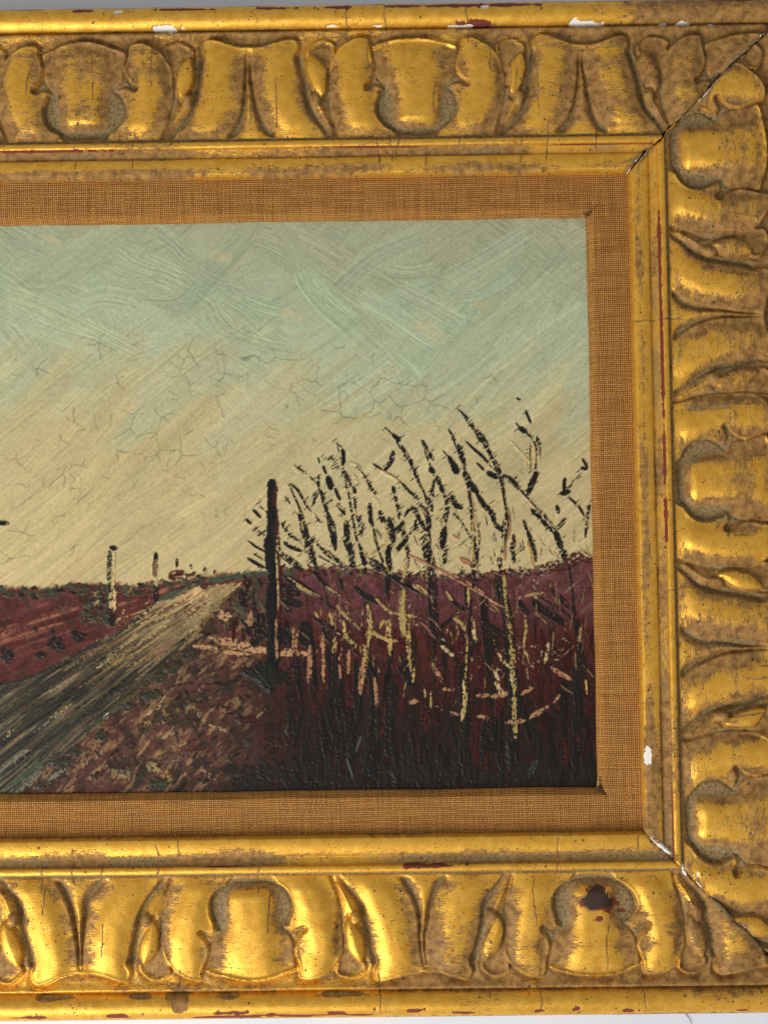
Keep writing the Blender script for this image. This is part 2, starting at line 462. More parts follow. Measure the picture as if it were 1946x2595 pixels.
# bud, bead, stem
m, d = pd(P_BUD)
hT = np.where(m, 0.35 + 2.0 * (1 - np.exp(-(d / 1.6))), hT); idT[m] = 4
rimT = np.where(m, .8 * np.exp(-(d / 0.5) ** 2) * sstep(40, 43, A_), rimT)
bd = np.sqrt(((A_ - 41.9) / 2.3) ** 2 + ((V_ - 16.9) / 3.1) ** 2)
m = bd < 1
hT = np.where(m, -0.3 + 2.1 * np.sqrt(np.clip(1 - bd ** 2, 0, 1)), hT); idT[m] = 7
dsx, arc, _, L = seg_dist(A_, V_, C_STEM)
ws = 0.95 * (1 - 0.7 * arc / L)
hT += 1.7 * np.exp(-(dsx / ws) ** 2) * (bd > 1)
mm = (dsx < ws) & (bd > 1); idT[mm] = 8
# shell
m, d = pd(P_SHELL)
side_d = d
core = sstep(1.2, 8.2, d)
floor = -2.0 + 1.5 * sstep(19, 27, V_)
col_ = np.exp(-(A_ / (8.8 + 1.6 * sstep(14, 34, V_))) ** 4) * sstep(2.8, 9.5, V_)
h = floor + (1.9 - floor) * col_ - 0.9 * np.exp(-(d / 0.9) ** 2) * sstep(24, 20, V_)
vtop = np.interp(A_, [0, 7.1, 12.5, 17.3], [41.7, 41.2, 39.8, 37.4])
topw = sstep(7.0, 2.0, vtop - V_)
sidew = sstep(15.0, 6.0, A_)
h = h * (1 - topw) + topw * (-0.2 + 1.3 * sidew + 1.0 * np.exp(-((vtop - V_) / 0.8) ** 2))
hT = np.where(m, h, hT); idT[m] = 1
rimT = np.where(m, np.exp(-((vtop - V_) / 0.6) ** 2) * sstep(36, 38, V_), rimT)
rimT = np.where(~m & (idT != 0), np.maximum(rimT, 0.9 * np.exp(-(d / 0.75) ** 2) * sstep(22, 18, V_)), rimT)
hT = np.where((idT != 1) & (idT != 6), hT * sstep(-1.0, 2.2, V_) + 0.2 * (1 - sstep(-1.0, 2.2, V_)), hT)
gm = (idT == 0)
hT = np.where(gm, hT + 0.7 * sstep(0.5, 3.0, gd) - 1.0 * np.exp(-gd / 0.8), hT)
hT = blur(hT, 1) + 0.55 * blur(rimT, 1)
# gilding left on the tile: rubbed high places keep the leaf, hollows keep the toning wash
hb = blur(hT, int(5.0 / TS)); hs = blur(hT, int(0.8 / TS))
conv = hs - hb
gT = np.clip(0.36 + 0.40 * conv + 0.07 * (hs - 0.6), 0, 0.70)
gT = np.where((idT == 0), 0.30, gT)
gT = np.where((V_ > 36) & (idT != 0), np.minimum(gT, 0.5), gT)
gT = np.maximum(gT, 0.56 * sstep(7, 2, V_) * (idT != 1) * sstep(-1.3, 0.0, hs))
wT = np.clip(0.8 * sstep(-0.5, -1.6, hs) + 0.5 * sstep(-0.7, -1.8, conv), 0, 1)
gT = np.maximum(gT, 0.85 * rimT); wT = wT * (1 - rimT)
wT = np.maximum(wT, 0.4 * (idT == 7)); gT = np.where(idT == 7, 0.15, gT)
del h, d, dr, ds, dg, dsx, e

PART_NAMES = {1: "carved_shell", 2: "carved_leaf", 3: "carved_lobe", 4: "carved_bud", 5: "carved_flute_leaf", 6: "carved_spike", 7: "carved_bead", 8: "carved_stem"}
def tile_sample(arr, a, v):
    x = np.clip(a / TS, 0, NA - 1.001); y = np.clip(v / TS, 0, NV - 1.001)
    ix = x.astype(int); iy = y.astype(int); fx = x - ix; fy = y - iy
    return (arr[iy, ix] * (1 - fx) + arr[iy, ix + 1] * fx) * (1 - fy) + (arr[iy + 1, ix] * (1 - fx) + arr[iy + 1, ix + 1] * fx) * fy

T_ORN0, T_ORN1 = 15.2, 61.2
def profile(t):
    """rail height (mm) across its width t from the sight edge outwards, without carving"""
    z = np.full(t.shape, 17.2)
    roll = 16.9 + 1.7 * np.sqrt(np.clip(1 - ((t - 3.9) / 4.3) ** 2, 0, 1)) - 1.5 * sstep(1.1, 0.0, t)
    z = np.where(t < 7.9, roll, z)
    cove = 17.0 + 0.9 * ((t - 7.9) / 3.6) ** 1.6
    z = np.where((t >= 7.9) & (t < 11.5), 0.25 + cove - 0.25 * sstep(7.9, 8.6, t), z)
    fil = 18.5 + 1.3 * np.sqrt(np.clip(1 - ((t - 13.1) / 1.75) ** 2, 0, 1))
    z = np.where((t >= 11.5) & (t < 14.7), fil, z)
    z = np.where((t >= 14.7) & (t < T_ORN0), 17.6, z)
    q = (t - T_ORN0) / (T_ORN1 - T_ORN0)
    orn = 17.6 + 1.6 * np.sin(np.clip(q, 0, 1) * math.pi) + 0.6 * q
    z = np.where((t >= T_ORN0) & (t < T_ORN1), orn, z)
    x = (t - 66.9) / 5.75
    bead = 14.6 + 6.6 * np.sqrt(np.clip(1 - x ** 2, 0, 1))
    z = np.where(t >= T_ORN1, np.maximum(bead, np.where(t < 62.5, 16.6, 0)), z)
    return z

frame = empty("picture_frame", (0, 0, 0))
tag(frame, "worn gilt frame carved with shells and leaves, round the oil painting", "picture frame")

def jag(n, seed, amp):
    r = np.random.default_rng(seed)
    x = np.arange(n)
    k = r.normal(size=n // 12 + 3); j = r.normal(size=n // 4 + 3)
    return amp * (np.interp(x / 12, np.arange(len(k)), k) + 0.35 * np.interp(x / 4, np.arange(len(j)), j))

RES = 0.42
def rail(label, s0, s1, fine0, fine1, centre, to_world, seed, wear, flip, gap0, gap1, extra, cove_gold=0.0, sight=(.7,) * 7):
    """s0,s1: sight-edge ends; mitre widens the rail by t at both ends. fine0..fine1: stretch that the photograph sees"""
    lo, hi = s0 - FW, s1 + FW
    seg = []
    if fine0 > lo: seg.append(np.arange(lo, fine0, 1.3))
    a, b = max(lo, fine0), min(hi, fine1)
    if b > a: seg.append(np.arange(a, b, RES))
    if fine1 < hi: seg.append(np.arange(max(fine1, lo), hi, 1.3))
    s = np.unique(np.concatenate(seg + [np.array([hi])]))
    t = np.concatenate([np.arange(0, T_ORN0, RES * 0.8), np.arange(T_ORN0, T_ORN1, RES), np.arange(T_ORN1, FW, RES * 0.8), [FW]])
    S, Tt = np.meshgrid(s, t)
    shp = S.shape
    # wander of the hand carving
    n1 = 1.5 * (vnoise(shp, 46, seed, 3) - 0.5); n2 = 1.5 * (vnoise(shp, 46, seed + 1, 3) - 0.5)
    u = S - centre + 1.6 * n1
    k = np.floor(u / PER + 0.5)
    ul = u - k * PER
    v = (Tt - T_ORN0) * 1.005 + 1.2 * n2 * sstep(T_ORN0, T_ORN0 + 8, Tt)
    am = np.abs(ul)
    orn = (Tt >= T_ORN0) & (Tt < T_ORN1)
    hh = tile_sample(hT, am, v); gg = tile_sample(gT, am, v); ww = tile_sample(wT, am, v)
    ii = idT[np.clip((v / TS + .5).astype(int), 0, NV - 1), np.clip((am / TS + .5).astype(int), 0, NA - 1)]
    amp = 1.0 + 0.5 * (vnoise(shp, 110, seed + 2, 2) - 0.5)
    edge = sstep(T_ORN0 - 0.2, T_ORN0 + 1.5, Tt) * sstep(T_ORN1 + 0.1, T_ORN1 - 1.2, Tt)
    Z = profile(Tt) + np.where(orn, hh * amp * edge, 0)
    Z += 0.35 * (vnoise(shp, 30, seed + 3, 3) - 0.5) * sstep(7, 16, Tt) + 0.22 * (vnoise(shp, 60, seed + 9, 3) - 0.5)
    # masks
    G = np.where(orn, gg, 0.72); Wm = np.where(orn, ww, 0.0); Rm = np.zeros(shp); Am = np.zeros(shp)
    q = vnoise(shp, 26, seed + 4, 4, (0.55, 2.2)); q2 = vnoise(shp, 120, seed + 5, 3)
    ft = Tt
    G = np.where(ft < 7.9, np.interp(ft, [0, 1, 2.5, 4, 5.5, 7.0, 7.9], sight) + 0.35 * (q - 0.5), G)
    cov = (ft >= 7.7) & (ft < 11.5)
    G = np.where(cov, 0.36 + cove_gold + 0.8 * (q2 - .5), G); Wm = np.where(cov, 0.36 - cove_gold + 0.9 * (q - .5), Wm)
    fi = (ft >= 11.5) & (ft < 14.6)
    G = np.where(fi, 0.72, G)
    gr = (ft >= 14.6) & (ft < T_ORN0 + 0.5)
    G = np.where(gr, 0.1, G); Wm = np.where(gr, 0.75, Wm)
    be = ft >= T_ORN1
    G = np.where(be, 0.86 + 0.25 * (q - .5) - 0.5 * sstep(70.3, 72.4, ft) - 0.45 * sstep(62.8, 61.6, ft), G)
    G = G + (q - 0.5) * np.where(orn, 0.45, 0.25) + (q2 - 0.5) * 0.55 + wear(S, ft, shp)
    # red bole where the leaf has rubbed through
    rb = vnoise(shp, 30, seed + 6, 3, (0.3, 3.0))
    Rm = np.maximum(Rm, 0.95 * np.exp(-((ft - 11.55) / 0.45) ** 2) * sstep(0.52, 0.72, vnoise(shp, 90, seed + 7, 2, (0.3, 2.0))))
    Rm = np.maximum(Rm, 0.9 * np.exp(-((ft - 70.6) / 1.0) ** 2) * sstep(0.60, 0.74, rb))
    # transverse age cracks
    r = np.random.default_rng(seed + 20)
    dark = np.zeros(shp)
    for _ in range(int((s1 - s0) / 9)):
        c0 = r.uniform(s0, s1); t0 = r.uniform(0, 55); t1 = t0 + r.uniform(6, 26)
        wob = np.interp(t, np.linspace(0, FW, 24), np.cumsum(r.normal(size=24)) * 0.45)
        dd = np.abs(S - c0 - wob[:, None])
        kk = (dd < 0.22) & (Tt > t0) & (Tt < t1)
        Z = np.where(kk, Z - 0.08, Z); G = np.where(kk, -0.52, G); Wm = np.where(kk, 0.0, Wm)
    part = np.where(orn, ii, np.where(ft < 7.9, 20, np.where(ft < 11.5, 0, np.where(ft < 14.6, 21, np.where(be & (ft > 62.2), 22, 0)))))
    ctx = dict(S=S, T=Tt, Z=Z, G=G, W=Wm, R=Rm, A=Am, shp=shp)
    if extra: extra(ctx)
    Z, G, Wm, Rm, Am = ctx['Z'], ctx['G'], ctx['W'], ctx['R'], ctx['A']
    # mitres
    j0, j1 = [np.interp(t, np.linspace(0, FW, 200), g_[2] * jag(200, g_[3], g_[1])) for g_ in (gap0, gap1)]
    e0, e1 = [np.abs(np.interp(t, np.linspace(0, FW, 200), jag(200, seed + 33, g_[0] * .5))) + g_[0] * (0.35 + 0.9 * np.exp(-((t - 9) / 10) ** 2)) for g_ in (gap0, gap1)]
    lo_t = (s0 - t - j0 + e0)[:, None]; hi_t = (s1 + t + j1 - e1)[:, None]
    Sc = np.clip(S, lo_t, hi_t)
    near = np.minimum(Sc - lo_t, hi_t - Sc)
    Z = Z - 0.5 * np.exp(-(near / 0.6) ** 2)
    mn = vnoise(shp, 9, seed + 40, 3)
    Am = np.maximum(Am, 0.66 * np.exp(-(near / 1.0) ** 2) * sstep(.52, .72, mn)); G = G - 0.5 * np.exp(-(near / 3.0) ** 2) * sstep(.35, .6, mn)
    Wm = np.maximum(Wm, 0.8 * np.exp(-(near / 3.5) ** 2) * sstep(.45, .65, vnoise(shp, 22, seed + 41, 3)))
    # walls at the sight edge, the outside and both mitre ends
    def rows(M, first, last): return np.vstack([first, M, last])
    Sg = rows(Sc, Sc[:1], Sc[-1:]); Tg = rows(Tt, Tt[:1], Tt[-1:]); Zg = rows(Z, np.full((1, shp[1]), 8.0), np.full((1, shp[1]), 0.0))
    pad = lambda M: np.vstack([M[:1], M, M[-1:]])
    G, Wm, Rm, Am = pad(G), pad(Wm), pad(Rm), pad(Am)
    G[0] = 0.25; Wm[0] = 0.8
    part = pad(part); part[0] = 0; part[-1] = 22
    cell = part[:-1, :-1].copy(); cell[0] = 0
    kcell = pad(k)[:-1, :-1]; sgn = pad(np.where(ul >= 0, 1, 0))[:-1, :-1]
    half = np.isin(cell, (2, 3, 4, 7, 8))
    ident = cell * 1000 + np.where((cell > 0) & (cell < 20), ((kcell + 20) * 4 + np.where(half, sgn, 0)).astype(int), 0)
    # flute leaf and its spike sit on the seam between two repeats
    fl = np.isin(cell, (5, 6)); kk = np.where(sgn == 1, kcell, kcell - 1)
    ident = np.where(fl, cell * 1000 + ((kk + 20) * 4).astype(int), ident)
    valid = ~((Sg[:-1, 1:] - Sg[:-1, :-1] < 1e-6) & (Sg[1:, 1:] - Sg[1:, :-1] < 1e-6))
    X, Y = to_world(Sg, Tg)
    V = np.stack([X, Y, Zg], -1)
    N = grid_normals(V) * (-1 if flip else 1)
    N[0] = N[1]; N[-1] = N[-2]
    Vf, Nf = V.reshape(-1, 3), N.reshape(-1, 3)
    mask = np.stack([G, Wm, Rm, Am], -1).reshape(-1, 4)
    st = np.stack([Sg + seed * 37.0, Tg, np.zeros_like(Sg)], -1).reshape(-1, 3)
    pieces = sorted(split_grid(V, ident, valid, flip), key=lambda p: p[0])
    root = None
    for i, uv, F in pieces:
        c = i // 1000
        name = {0: "rail", 20: "sight_moulding", 21: "fillet", 22: "outer_bead"}.get(c) or PART_NAMES[c]
        if c and root is not None and len(F) < 25: name = None
        if name is None: continue
        o = mesh_obj(name, Vf[uv], F, M_GILT, frame if root is None else root, Nf[uv], {"mask": ('FLOAT_COLOR', mask[uv]), "st": ('FLOAT_VECTOR', st[uv])})
        if root is None:
            root = o; o["label"] = label
    # mitre end walls of dark wood
    for ends in (lo_t, hi_t):
        zz = np.interp(t, t, Z[:, np.argmin(np.abs(s - (s0 if ends is lo_t else s1)))])
        zz = np.array([Z[i, np.argmin(np.abs(s - ends[i, 0]))] for i in range(len(t))]) - 0.25
        x, y = to_world(ends[:, 0], t)
        Vw = np.vstack([np.stack([x, y, zz], -1), np.stack([x, y, np.zeros_like(x)], -1)])
        n = len(t); ar = np.arange(n - 1)
        Fw = np.stack([ar, ar + 1, ar + 1 + n, ar + n], -1)
        mesh_obj("mitre_face", Vw, Fw, M_DARK, root, smooth=False)
    return root

def chip(ctx, s, t, ls, lt, ang=0.0, seed=0, depth=0.35, amt=1.0, key='A'):
    """knocked-off leaf: bare gesso (A) or bole (R), slightly sunk"""
    dx, dy = ctx['S'] - s, ctx['T'] - t
    c, n = math.cos(ang), math.sin(ang)
    a, b = (dx * c + dy * n) / ls, (-dx * n + dy * c) / lt
    r = np.sqrt(a * a + b * b) * (0.45 + 1.1 * vnoise(ctx['shp'], 7, 900 + seed, 3))
    k = sstep(1.1, 0.85, r)
    ctx[key] = np.maximum(ctx[key], k * amt); ctx['Z'] = ctx['Z'] - depth * k
def brown(ctx, s, t, ls, lt, amt=0.6, key='G', seed=0):
    r = np.sqrt(((ctx['S'] - s) / ls) ** 2 + ((ctx['T'] - t) / lt) ** 2) * (0.6 + 0.8 * vnoise(ctx['shp'], 16, 700 + seed, 3))
    ctx[key] = ctx[key] - amt * sstep(1.15, 0.75, r) if key == 'G' else np.maximum(ctx[key], amt * sstep(1.15, 0.75, r))

def tx(px, py, z=18.0): return px_to_plane(px, py, z)
def ex_top(c):
    for i, (px, py, a, b) in enumerate(((427, 76, 30, 8), (302, 36, 16, 5), (1226, 24, 9, 6), (1478, 62, 45, 7), (1680, 62, 12, 5), (1730, 61, 22, 6), (1800, 64, 9, 4), (1170, 66, 30, 2.4), (840, 68, 14, 1.8), (960, 67, 12, 1.8))):
        x, y = tx(px, py)
        chip(c, x, y - SY1, a * .16, b * .16, seed=i, depth=0.5)
    for i, (px, py, a, b) in enumerate(((1205, 62, 35, 9),)):
        x, y = tx(px, py); chip(c, x, y - SY1, a * .16, b * .16, seed=20 + i, depth=0.3, key='R', amt=.7)
    for i, (px, py, a) in enumerate(((1020, 20, 60), (1280, 16, 90), (860, 24, 50), (700, 26, 40), (470, 30, 70), (210, 30, 30), (1150, 18, 60))):
        x, y = tx(px, py, 20); chip(c, x, 70.0, a * .16, 0.9, seed=40 + i, depth=0.1, key='R', amt=.85)
    x, y = tx(1800, 30); brown(c, x, 67, 45, 9, 0.32)
    x, y = tx(120, 392); chip(c, x, 11.6, 26, 0.35, seed=60, depth=0.05, key='R', amt=.95)
    x, y = tx(1860, 110); brown(c, x, 50, 14, 14, 0.15)
    for i, (px, py, a, b) in enumerate(((1880, 150, 30, 18),)):
        x, y = tx(px, py); brown(c, x, y - SY1, a * .16, b * .16, 0.9, 'W')
def ex_right(c):
    for i, (px, py, a, b) in enumerate(((1639, 1917, 18, 8), (1764, 2215, 10, 5))):
        x, y = tx(px, py); chip(c, y, x - SX1, a * .16, b * .16, seed=80 + i, depth=0.4, amt=0.95 if i == 0 else 0.62)
    for i, (py, l) in enumerate(((620, 26), (880, 40), (980, 30), (1130, 22), (1180, 14), (1300, 16))):
        x, y = tx(1660, py); chip(c, y, 11.75, l * .5, 0.5, seed=95 + i, depth=0.05, key='R', amt=.95)
    for i, (px, py, a, b) in enumerate(((1816, 1310, 30, 14), (1745, 1165, 30, 14), (1850, 1630, 70, 12), (1790, 1035, 50, 10))):
        x, y = tx(px, py); brown(c, y, x - SX1, b * .16, a * .16, 0.85, 'W', seed=5 + i)
def ex_bottom(c):
    x, y = tx(1512, 2285); chip(c, x, SY0 - y, 7.6, 4.0, seed=120, depth=0.12, key='R', amt=.62)
    brown(c, x - .6, SY0 - y - .3, 7.6, 3.8, 1.5)
    for k in range(8): brown(c, x + k % 4 * 1.6 - 2.5, SY0 - y - 3.0 - k // 4 * 2, 1.2, 1.6, 1.2, seed=50 + k)
    x, y = tx(1100, 2192); chip(c, x, SY0 - y, 11, 0.8, seed=121, depth=0.1, key='R', amt=.9)
    for i, (px, a) in enumerate(((85, 22), (300, 30), (580, 40), (690, 9), (860, 22), (1050, 20), (1180, 30), (1370, 12), (1460, 10), (1590, 14))):
        x, y = tx(px, 2565); chip(c, x, 70.0 - (i % 3) * .5, a * .16, 0.8, seed=130 + i, depth=0.1, key='R', amt=.8)
    x, y = tx(455, 2540); brown(c, x, 63.6, 4.6, 4, 1.05, seed=8); 
    for i, (px, a) in enumerate(((150, 60), (355, 36), (580, 30), (870, 80))):
        x, y = tx(px, 2520); brown(c, x, 62.6, a * .16, 1.2, 0.9, seed=30 + i); chip(c, x, 62.8, a * .15, 0.5, seed=160 + i, depth=0.4, key='W', amt=.8)
    x, y = tx(1840, 2480); brown(c, x, 45, 22, 22, 0.35)

wear_top = lambda S, t, shp: -0.20 * sstep(-60, 120, S) * (t > 15) - 0.02
wear_right = lambda S, t, shp: -0.07 + 0.10 * sstep(20, -100, S)
wear_bot = lambda S, t, shp: 0.12 - 0.14 * sstep(40, 120, S)
wear_left = lambda S, t, shp: 0.0 * S
rail_top = rail("top rail, its carving dulled to brown towards the corner", SX0, SX1, -172, 1e3, 13.1, lambda s, t: (s, SY1 + t), 11, wear_top, False, (0.1, 0.1, 1, 401), (0.30, 0.8, 1, 402), ex_top, 0.12, (.6, .42, .42, .62, .8, .8, .5))
rail_bottom = rail("bottom rail with the brightest gold and a bare red patch on one shell", SX0, SX1, -172, 1e3, 79.7, lambda s, t: (s, SY0 - t), 13, wear_bot, True, (0.1, 0.1, 1, 403), (0.07, 0.6, 1, 404), ex_bottom, -0.22, (.5, .8, .85, .75, .55, .35, .2))
rail_right = rail("right rail, gold freckled with dark specks", SY0, SY1, -1e3, 1e3, 149.5, lambda s, t: (SX1 + t, s), 17, wear_right, True, (0.07, 0.6, -1, 404), (0.30, 0.8, -1, 402), ex_right, -0.02, (.85, .6, .34, .36, .62, .8, .55))
rail_left = rail("left rail", SY0, SY1, 1e3, 1.1e3, 12.5, lambda s, t: (SX0 - t, s), 19, wear_left, False, (0.1, 0.1, -1, 403), (0.1, 0.1, -1, 401), None)

# white gesso crumbs that squeeze out of the lower mitre
def crumb(cx, cy, z, a, b, hgt, ang, seed, parent):
    r = np.random.default_rng(seed); nr, na = 4, 12
    V = [[cx, cy, z + hgt]]; F3 = []
    for i in range(1, nr + 1):
        for k in range(na):
            th = 2 * math.pi * k / na; rr = i / nr * (0.8 + 0.35 * r.random())
            x, y = a * rr * math.cos(th), b * rr * math.sin(th)
            V.append([cx + x * math.cos(ang) - y * math.sin(ang), cy + x * math.sin(ang) + y * math.cos(ang), z + hgt * (1 - (i / nr) ** 2) * (0.7 + .5 * r.random()) - (0.5 if i == nr else 0)])
    F = []
    for k in range(na): F.append([0, 1 + k, 1 + (k + 1) % na, 1 + (k + 1) % na])
    V = np.array(V); quads = []
    for i in range(nr - 1):
        for k in range(na):
            quads.append([1 + i * na + k, 1 + (i + 1) * na + k, 1 + (i + 1) * na + (k + 1) % na, 1 + i * na + (k + 1) % na])
    me = bpy.data.meshes.new("gesso_crumb")
    me.from_pydata([tuple(p * MM) for p in V], [], [f[:3] for f in F] + quads); me.materials.append(M_GESSO)
    for p in me.polygons: p.use_smooth = True
    link(bpy.data.objects.new("gesso_crumb", me), parent)
for i, (px, py, a, b, an) in enumerate(((1652, 2121, 16, 6, -.75), (1672, 2141, 18, 8, -.7), (1690, 2156, 16, 7, -.6), (1716, 2182, 13, 9, -.9), (1727, 2195, 12, 7, -.9), (1735, 2212, 10, 5, -1.0), (1662, 2130, 12, 7, -.6))):
    x, y = tx(px, py, 18.2); crumb(x, y, 17.6, a * .16, b * .16, 1.1, an, 300 + i, rail_right)

# ---------------------------------------------------------------- linen liner: four strips, rounded lip towards the picture
liner = empty("linen_liner"); liner.parent = frame
def liner_strip(s0, s1, to_world, flip, seed, fine):
    # profile from under the gilded rail (w=LW+2) to the lip (w=0) and down to the paint
    w = np.concatenate([[LW + 3.0, LW + 0.5], np.arange(LW, 2.6, -1.0), 2.6 * np.cos(np.linspace(0, math.pi / 2, 9)) ** 1.0 * 1.0, [0.0, 0.05]])
    z = np.concatenate([[14.6, 14.5], 14.3 - 0.05 * (LW - np.arange(LW, 2.6, -1.0)), 10.7 + 2.8 * np.sin(np.linspace(math.pi / 2, 0, 9)) ** 0.9, [10.5, 9.6]])
    w = w[:len(z)]
    s = np.arange(s0 - LW - 3, s1 + LW + 3.01, 1.0 if fine else 4.0)
    S, Wd = np.meshgrid(s, w); Zd = np.repeat(z[:, None], len(s), 1)
    Zd = Zd + 0.25 * (vnoise(S.shape, 14, seed, 2) - .5) * (Wd < LW)
    Wd = Wd + 0.45 * (vnoise((1, len(s)), 22, seed + 1, 3) - .5) * sstep(5, 0, Wd)
    S = np.clip(S, s0 - Wd, s1 + Wd)
    X, Y = to_world(S, Wd)
    V = np.stack([X, Y, Zd], -1)
    # cloth coordinates follow the surface over the lip
    ww = np.concatenate([[0], np.cumsum(np.hypot(np.diff(w), np.diff(z)))])
    Wc = LW + 3 - np.repeat(ww[:, None], len(s), 1)
    cx, cy = to_world(S, Wc)
    st = np.stack([cx, cy, np.zeros_like(cx)], -1).reshape(-1, 3)
    N = grid_normals(V) * (-1 if flip else 1)
    valid = ~((S[:-1, 1:] - S[:-1, :-1] < 1e-6) & (S[1:, 1:] - S[1:, :-1] < 1e-6))
    for i, uv, F in split_grid(V, np.zeros(valid.shape, int), valid, flip):
        return mesh_obj("liner_strip", V.reshape(-1, 3)[uv], F, M_LINEN, liner, None, {"st": ('FLOAT_VECTOR', st[uv])})
def_top = liner_strip(XL, XR, lambda s, w: (s, YT + w), True, 51, True)
def_bot = liner_strip(XL, XR, lambda s, w: (s, YB - w), False, 52, True)
def_rgt = liner_strip(YB, YT, lambda s, w: (XR + w, s), False, 53, True)
def_lft = liner_strip(YB, YT, lambda s, w: (XL - w, s), True, 54, False)
# liner backing wood, so nothing shows through the slits
def box_ring(name, x0, x1, y0, y1, wid, z0, z1, mat, parent):
    o = np.array([[x0, y0], [x1, y0], [x1, y1], [x0, y1]], float); q = np.array([[x0 - wid, y0 - wid], [x1 + wid, y0 - wid], [x1 + wid, y1 + wid], [x0 - wid, y1 + wid]])
    V = np.vstack([np.c_[o, np.full(4, z0)], np.c_[q, np.full(4, z0)], np.c_[o, np.full(4, z1)], np.c_[q, np.full(4, z1)]])
    F = []
    for i in range(4):
        j = (i + 1) % 4
        F += [[8 + i, 12 + i, 12 + j, 8 + j], [i, j, 4 + j, 4 + i], [i, 8 + i, 8 + j, j], [4 + i, 4 + j, 12 + j, 12 + i]]
    return mesh_obj(name, V, np.array(F), mat, parent, smooth=False)
box_ring("liner_backing", XL - 2.2, XR + 2.2, YB - 2.2, YT + 2.2, LW - 4, 0.0, 11.6, M_DARK, liner)
# torn, frayed inner corners
def tube(name, pts, rad, mat, parent, n=6, taper=0.5):
    P = catmull(np.array(pts, float), 5)
    V = []; 
    for i, p in enumerate(P):
        d = P[min(i + 1, len(P) - 1)] - P[max(i - 1, 0)]; d /= np.linalg.norm(d) + 1e-9
        a = np.cross(d, [0.01, 0.02, 1.0]); a /= np.linalg.norm(a); b = np.cross(d, a)
        r = rad * (1 - (1 - taper) * i / (len(P) - 1))
        for k in range(n):
            th = 2 * math.pi * k / n; V.append(p + r * (a * math.cos(th) + b * math.sin(th)))
    F = [[i * n + k, i * n + (k + 1) % n, (i + 1) * n + (k + 1) % n, (i + 1) * n + k] for i in range(len(P) - 1) for k in range(n)]
    return mesh_obj(name, np.array(V), np.array(F), mat, parent)
def slit(pts, wid, z, parent):
    """a narrow dark wedge laid over the cloth corner, in place of a shaded gap"""
    P = np.array(pts, float); V = []
    for i, (x, y) in enumerate(P):
        d = P[min(i + 1, len(P) - 1)] - P[max(i - 1, 0)]; d /= np.linalg.norm(d); nrm = np.array([-d[1], d[0]])
        w = wid[i]
        V += [[x + nrm[0] * w, y + nrm[1] * w, z], [x - nrm[0] * w, y - nrm[1] * w, z]]
    n = len(P)
    V = V + [[a, b, c - 3] for a, b, c in V]
    F = [[2 * i, 2 * i + 1, 2 * i + 3, 2 * i + 2] for i in range(n - 1)]
    F += [[2 * i, 2 * i + 2, 2 * n + 2 * i + 2, 2 * n + 2 * i] for i in range(n - 1)] + [[2 * i + 1, 2 * n + 2 * i + 1, 2 * n + 2 * i + 3, 2 * i + 3] for i in range(n - 1)]
    return mesh_obj("corner_slit", np.array(V), np.array(F), M_DARK, parent, smooth=False)
slit([(XR - 0.4, YT - 0.3), (XR + 1.0, YT + 1.0), (XR + 2.3, YT + 2.2)], [0.3, 0.38, 0.08], 13.8, liner)
slit([(XR - 0.4, YB + 0.3), (XR + 1.1, YB - 1.1), (XR + 3.0, YB - 2.9)], [0.3, 0.35, 0.08], 13.8, liner)
r_ = np.random.default_rng(5)
for k in range(6):
    y0 = YB + 1.0 + k * 0.55
    tube("frayed_thread", [(XR + 0.5, y0, 13.3), (XR - 0.3 + 0.2 * r_.random(), y0 - 0.4, 12.6), (XR - 0.7 + .7 * r_.random(), y0 - 1.6 - r_.random(), 11.6)], 0.17, M_THREAD, liner)
for k in range(4):
    x0 = XR - 2.2 + k * 0.5
    tube("frayed_thread", [(x0, YT + 0.5, 13.3), (x0 + 0.2, YT - 0.2, 12.4), (x0 + 0.7, YT - 0.5 - .4 * r_.random(), 11.5)], 0.15, M_THREAD, liner)

# hair lying on the table under the bottom rail
hp = [tx(px, py, 0.3) for px, py in ((1736, 2568), (1741, 2576), (1748, 2585), (1750, 2597))]
hair = tube("hair", [(x, y, 0.3) for x, y in hp], 0.13, M_HAIR, None)
tag(hair, "fine dark hair on the white table below the bottom rail", "hair")
# ---------------------------------------------------------------- the oil painting: paint laid on stroke by stroke, colour and thickness
CS = 1.6                                     # raster cell in photograph pixels
RX0, RX1, RY0, RY1 = -560, 1540, 500, 2060
RW, RH = int((RX1 - RX0) / CS), int((RY1 - RY0) / CS)
GX, GY = np.meshgrid(RX0 + (np.arange(RW) + .5) * CS, RY0 + (np.arange(RH) + .5) * CS)
COL = np.zeros((RH, RW, 3)); HGT = np.zeros((RH, RW)); OWN = np.zeros((RH, RW), np.int32)
prng = np.random.default_rng(42)
FINE = vnoise((RH, RW), 3, 1, 2) - 0.5
MED = vnoise((RH, RW), 14, 2, 3) - 0.5
c255 = lambda *c: np.array(c, float) / 255.0

def window(pts, pad):
    P = np.asarray(pts)
    x0 = int(max((P[:, 0].min() - pad - RX0) / CS, 0)); x1 = int(min((P[:, 0].max() + pad - RX0) / CS + 1, RW))
    y0 = int(max((P[:, 1].min() - pad - RY0) / CS, 0)); y1 = int(min((P[:, 1].max() + pad - RY0) / CS + 1, RH))
    return (slice(y0, y1), slice(x0, x1)) if x1 > x0 and y1 > y0 else None

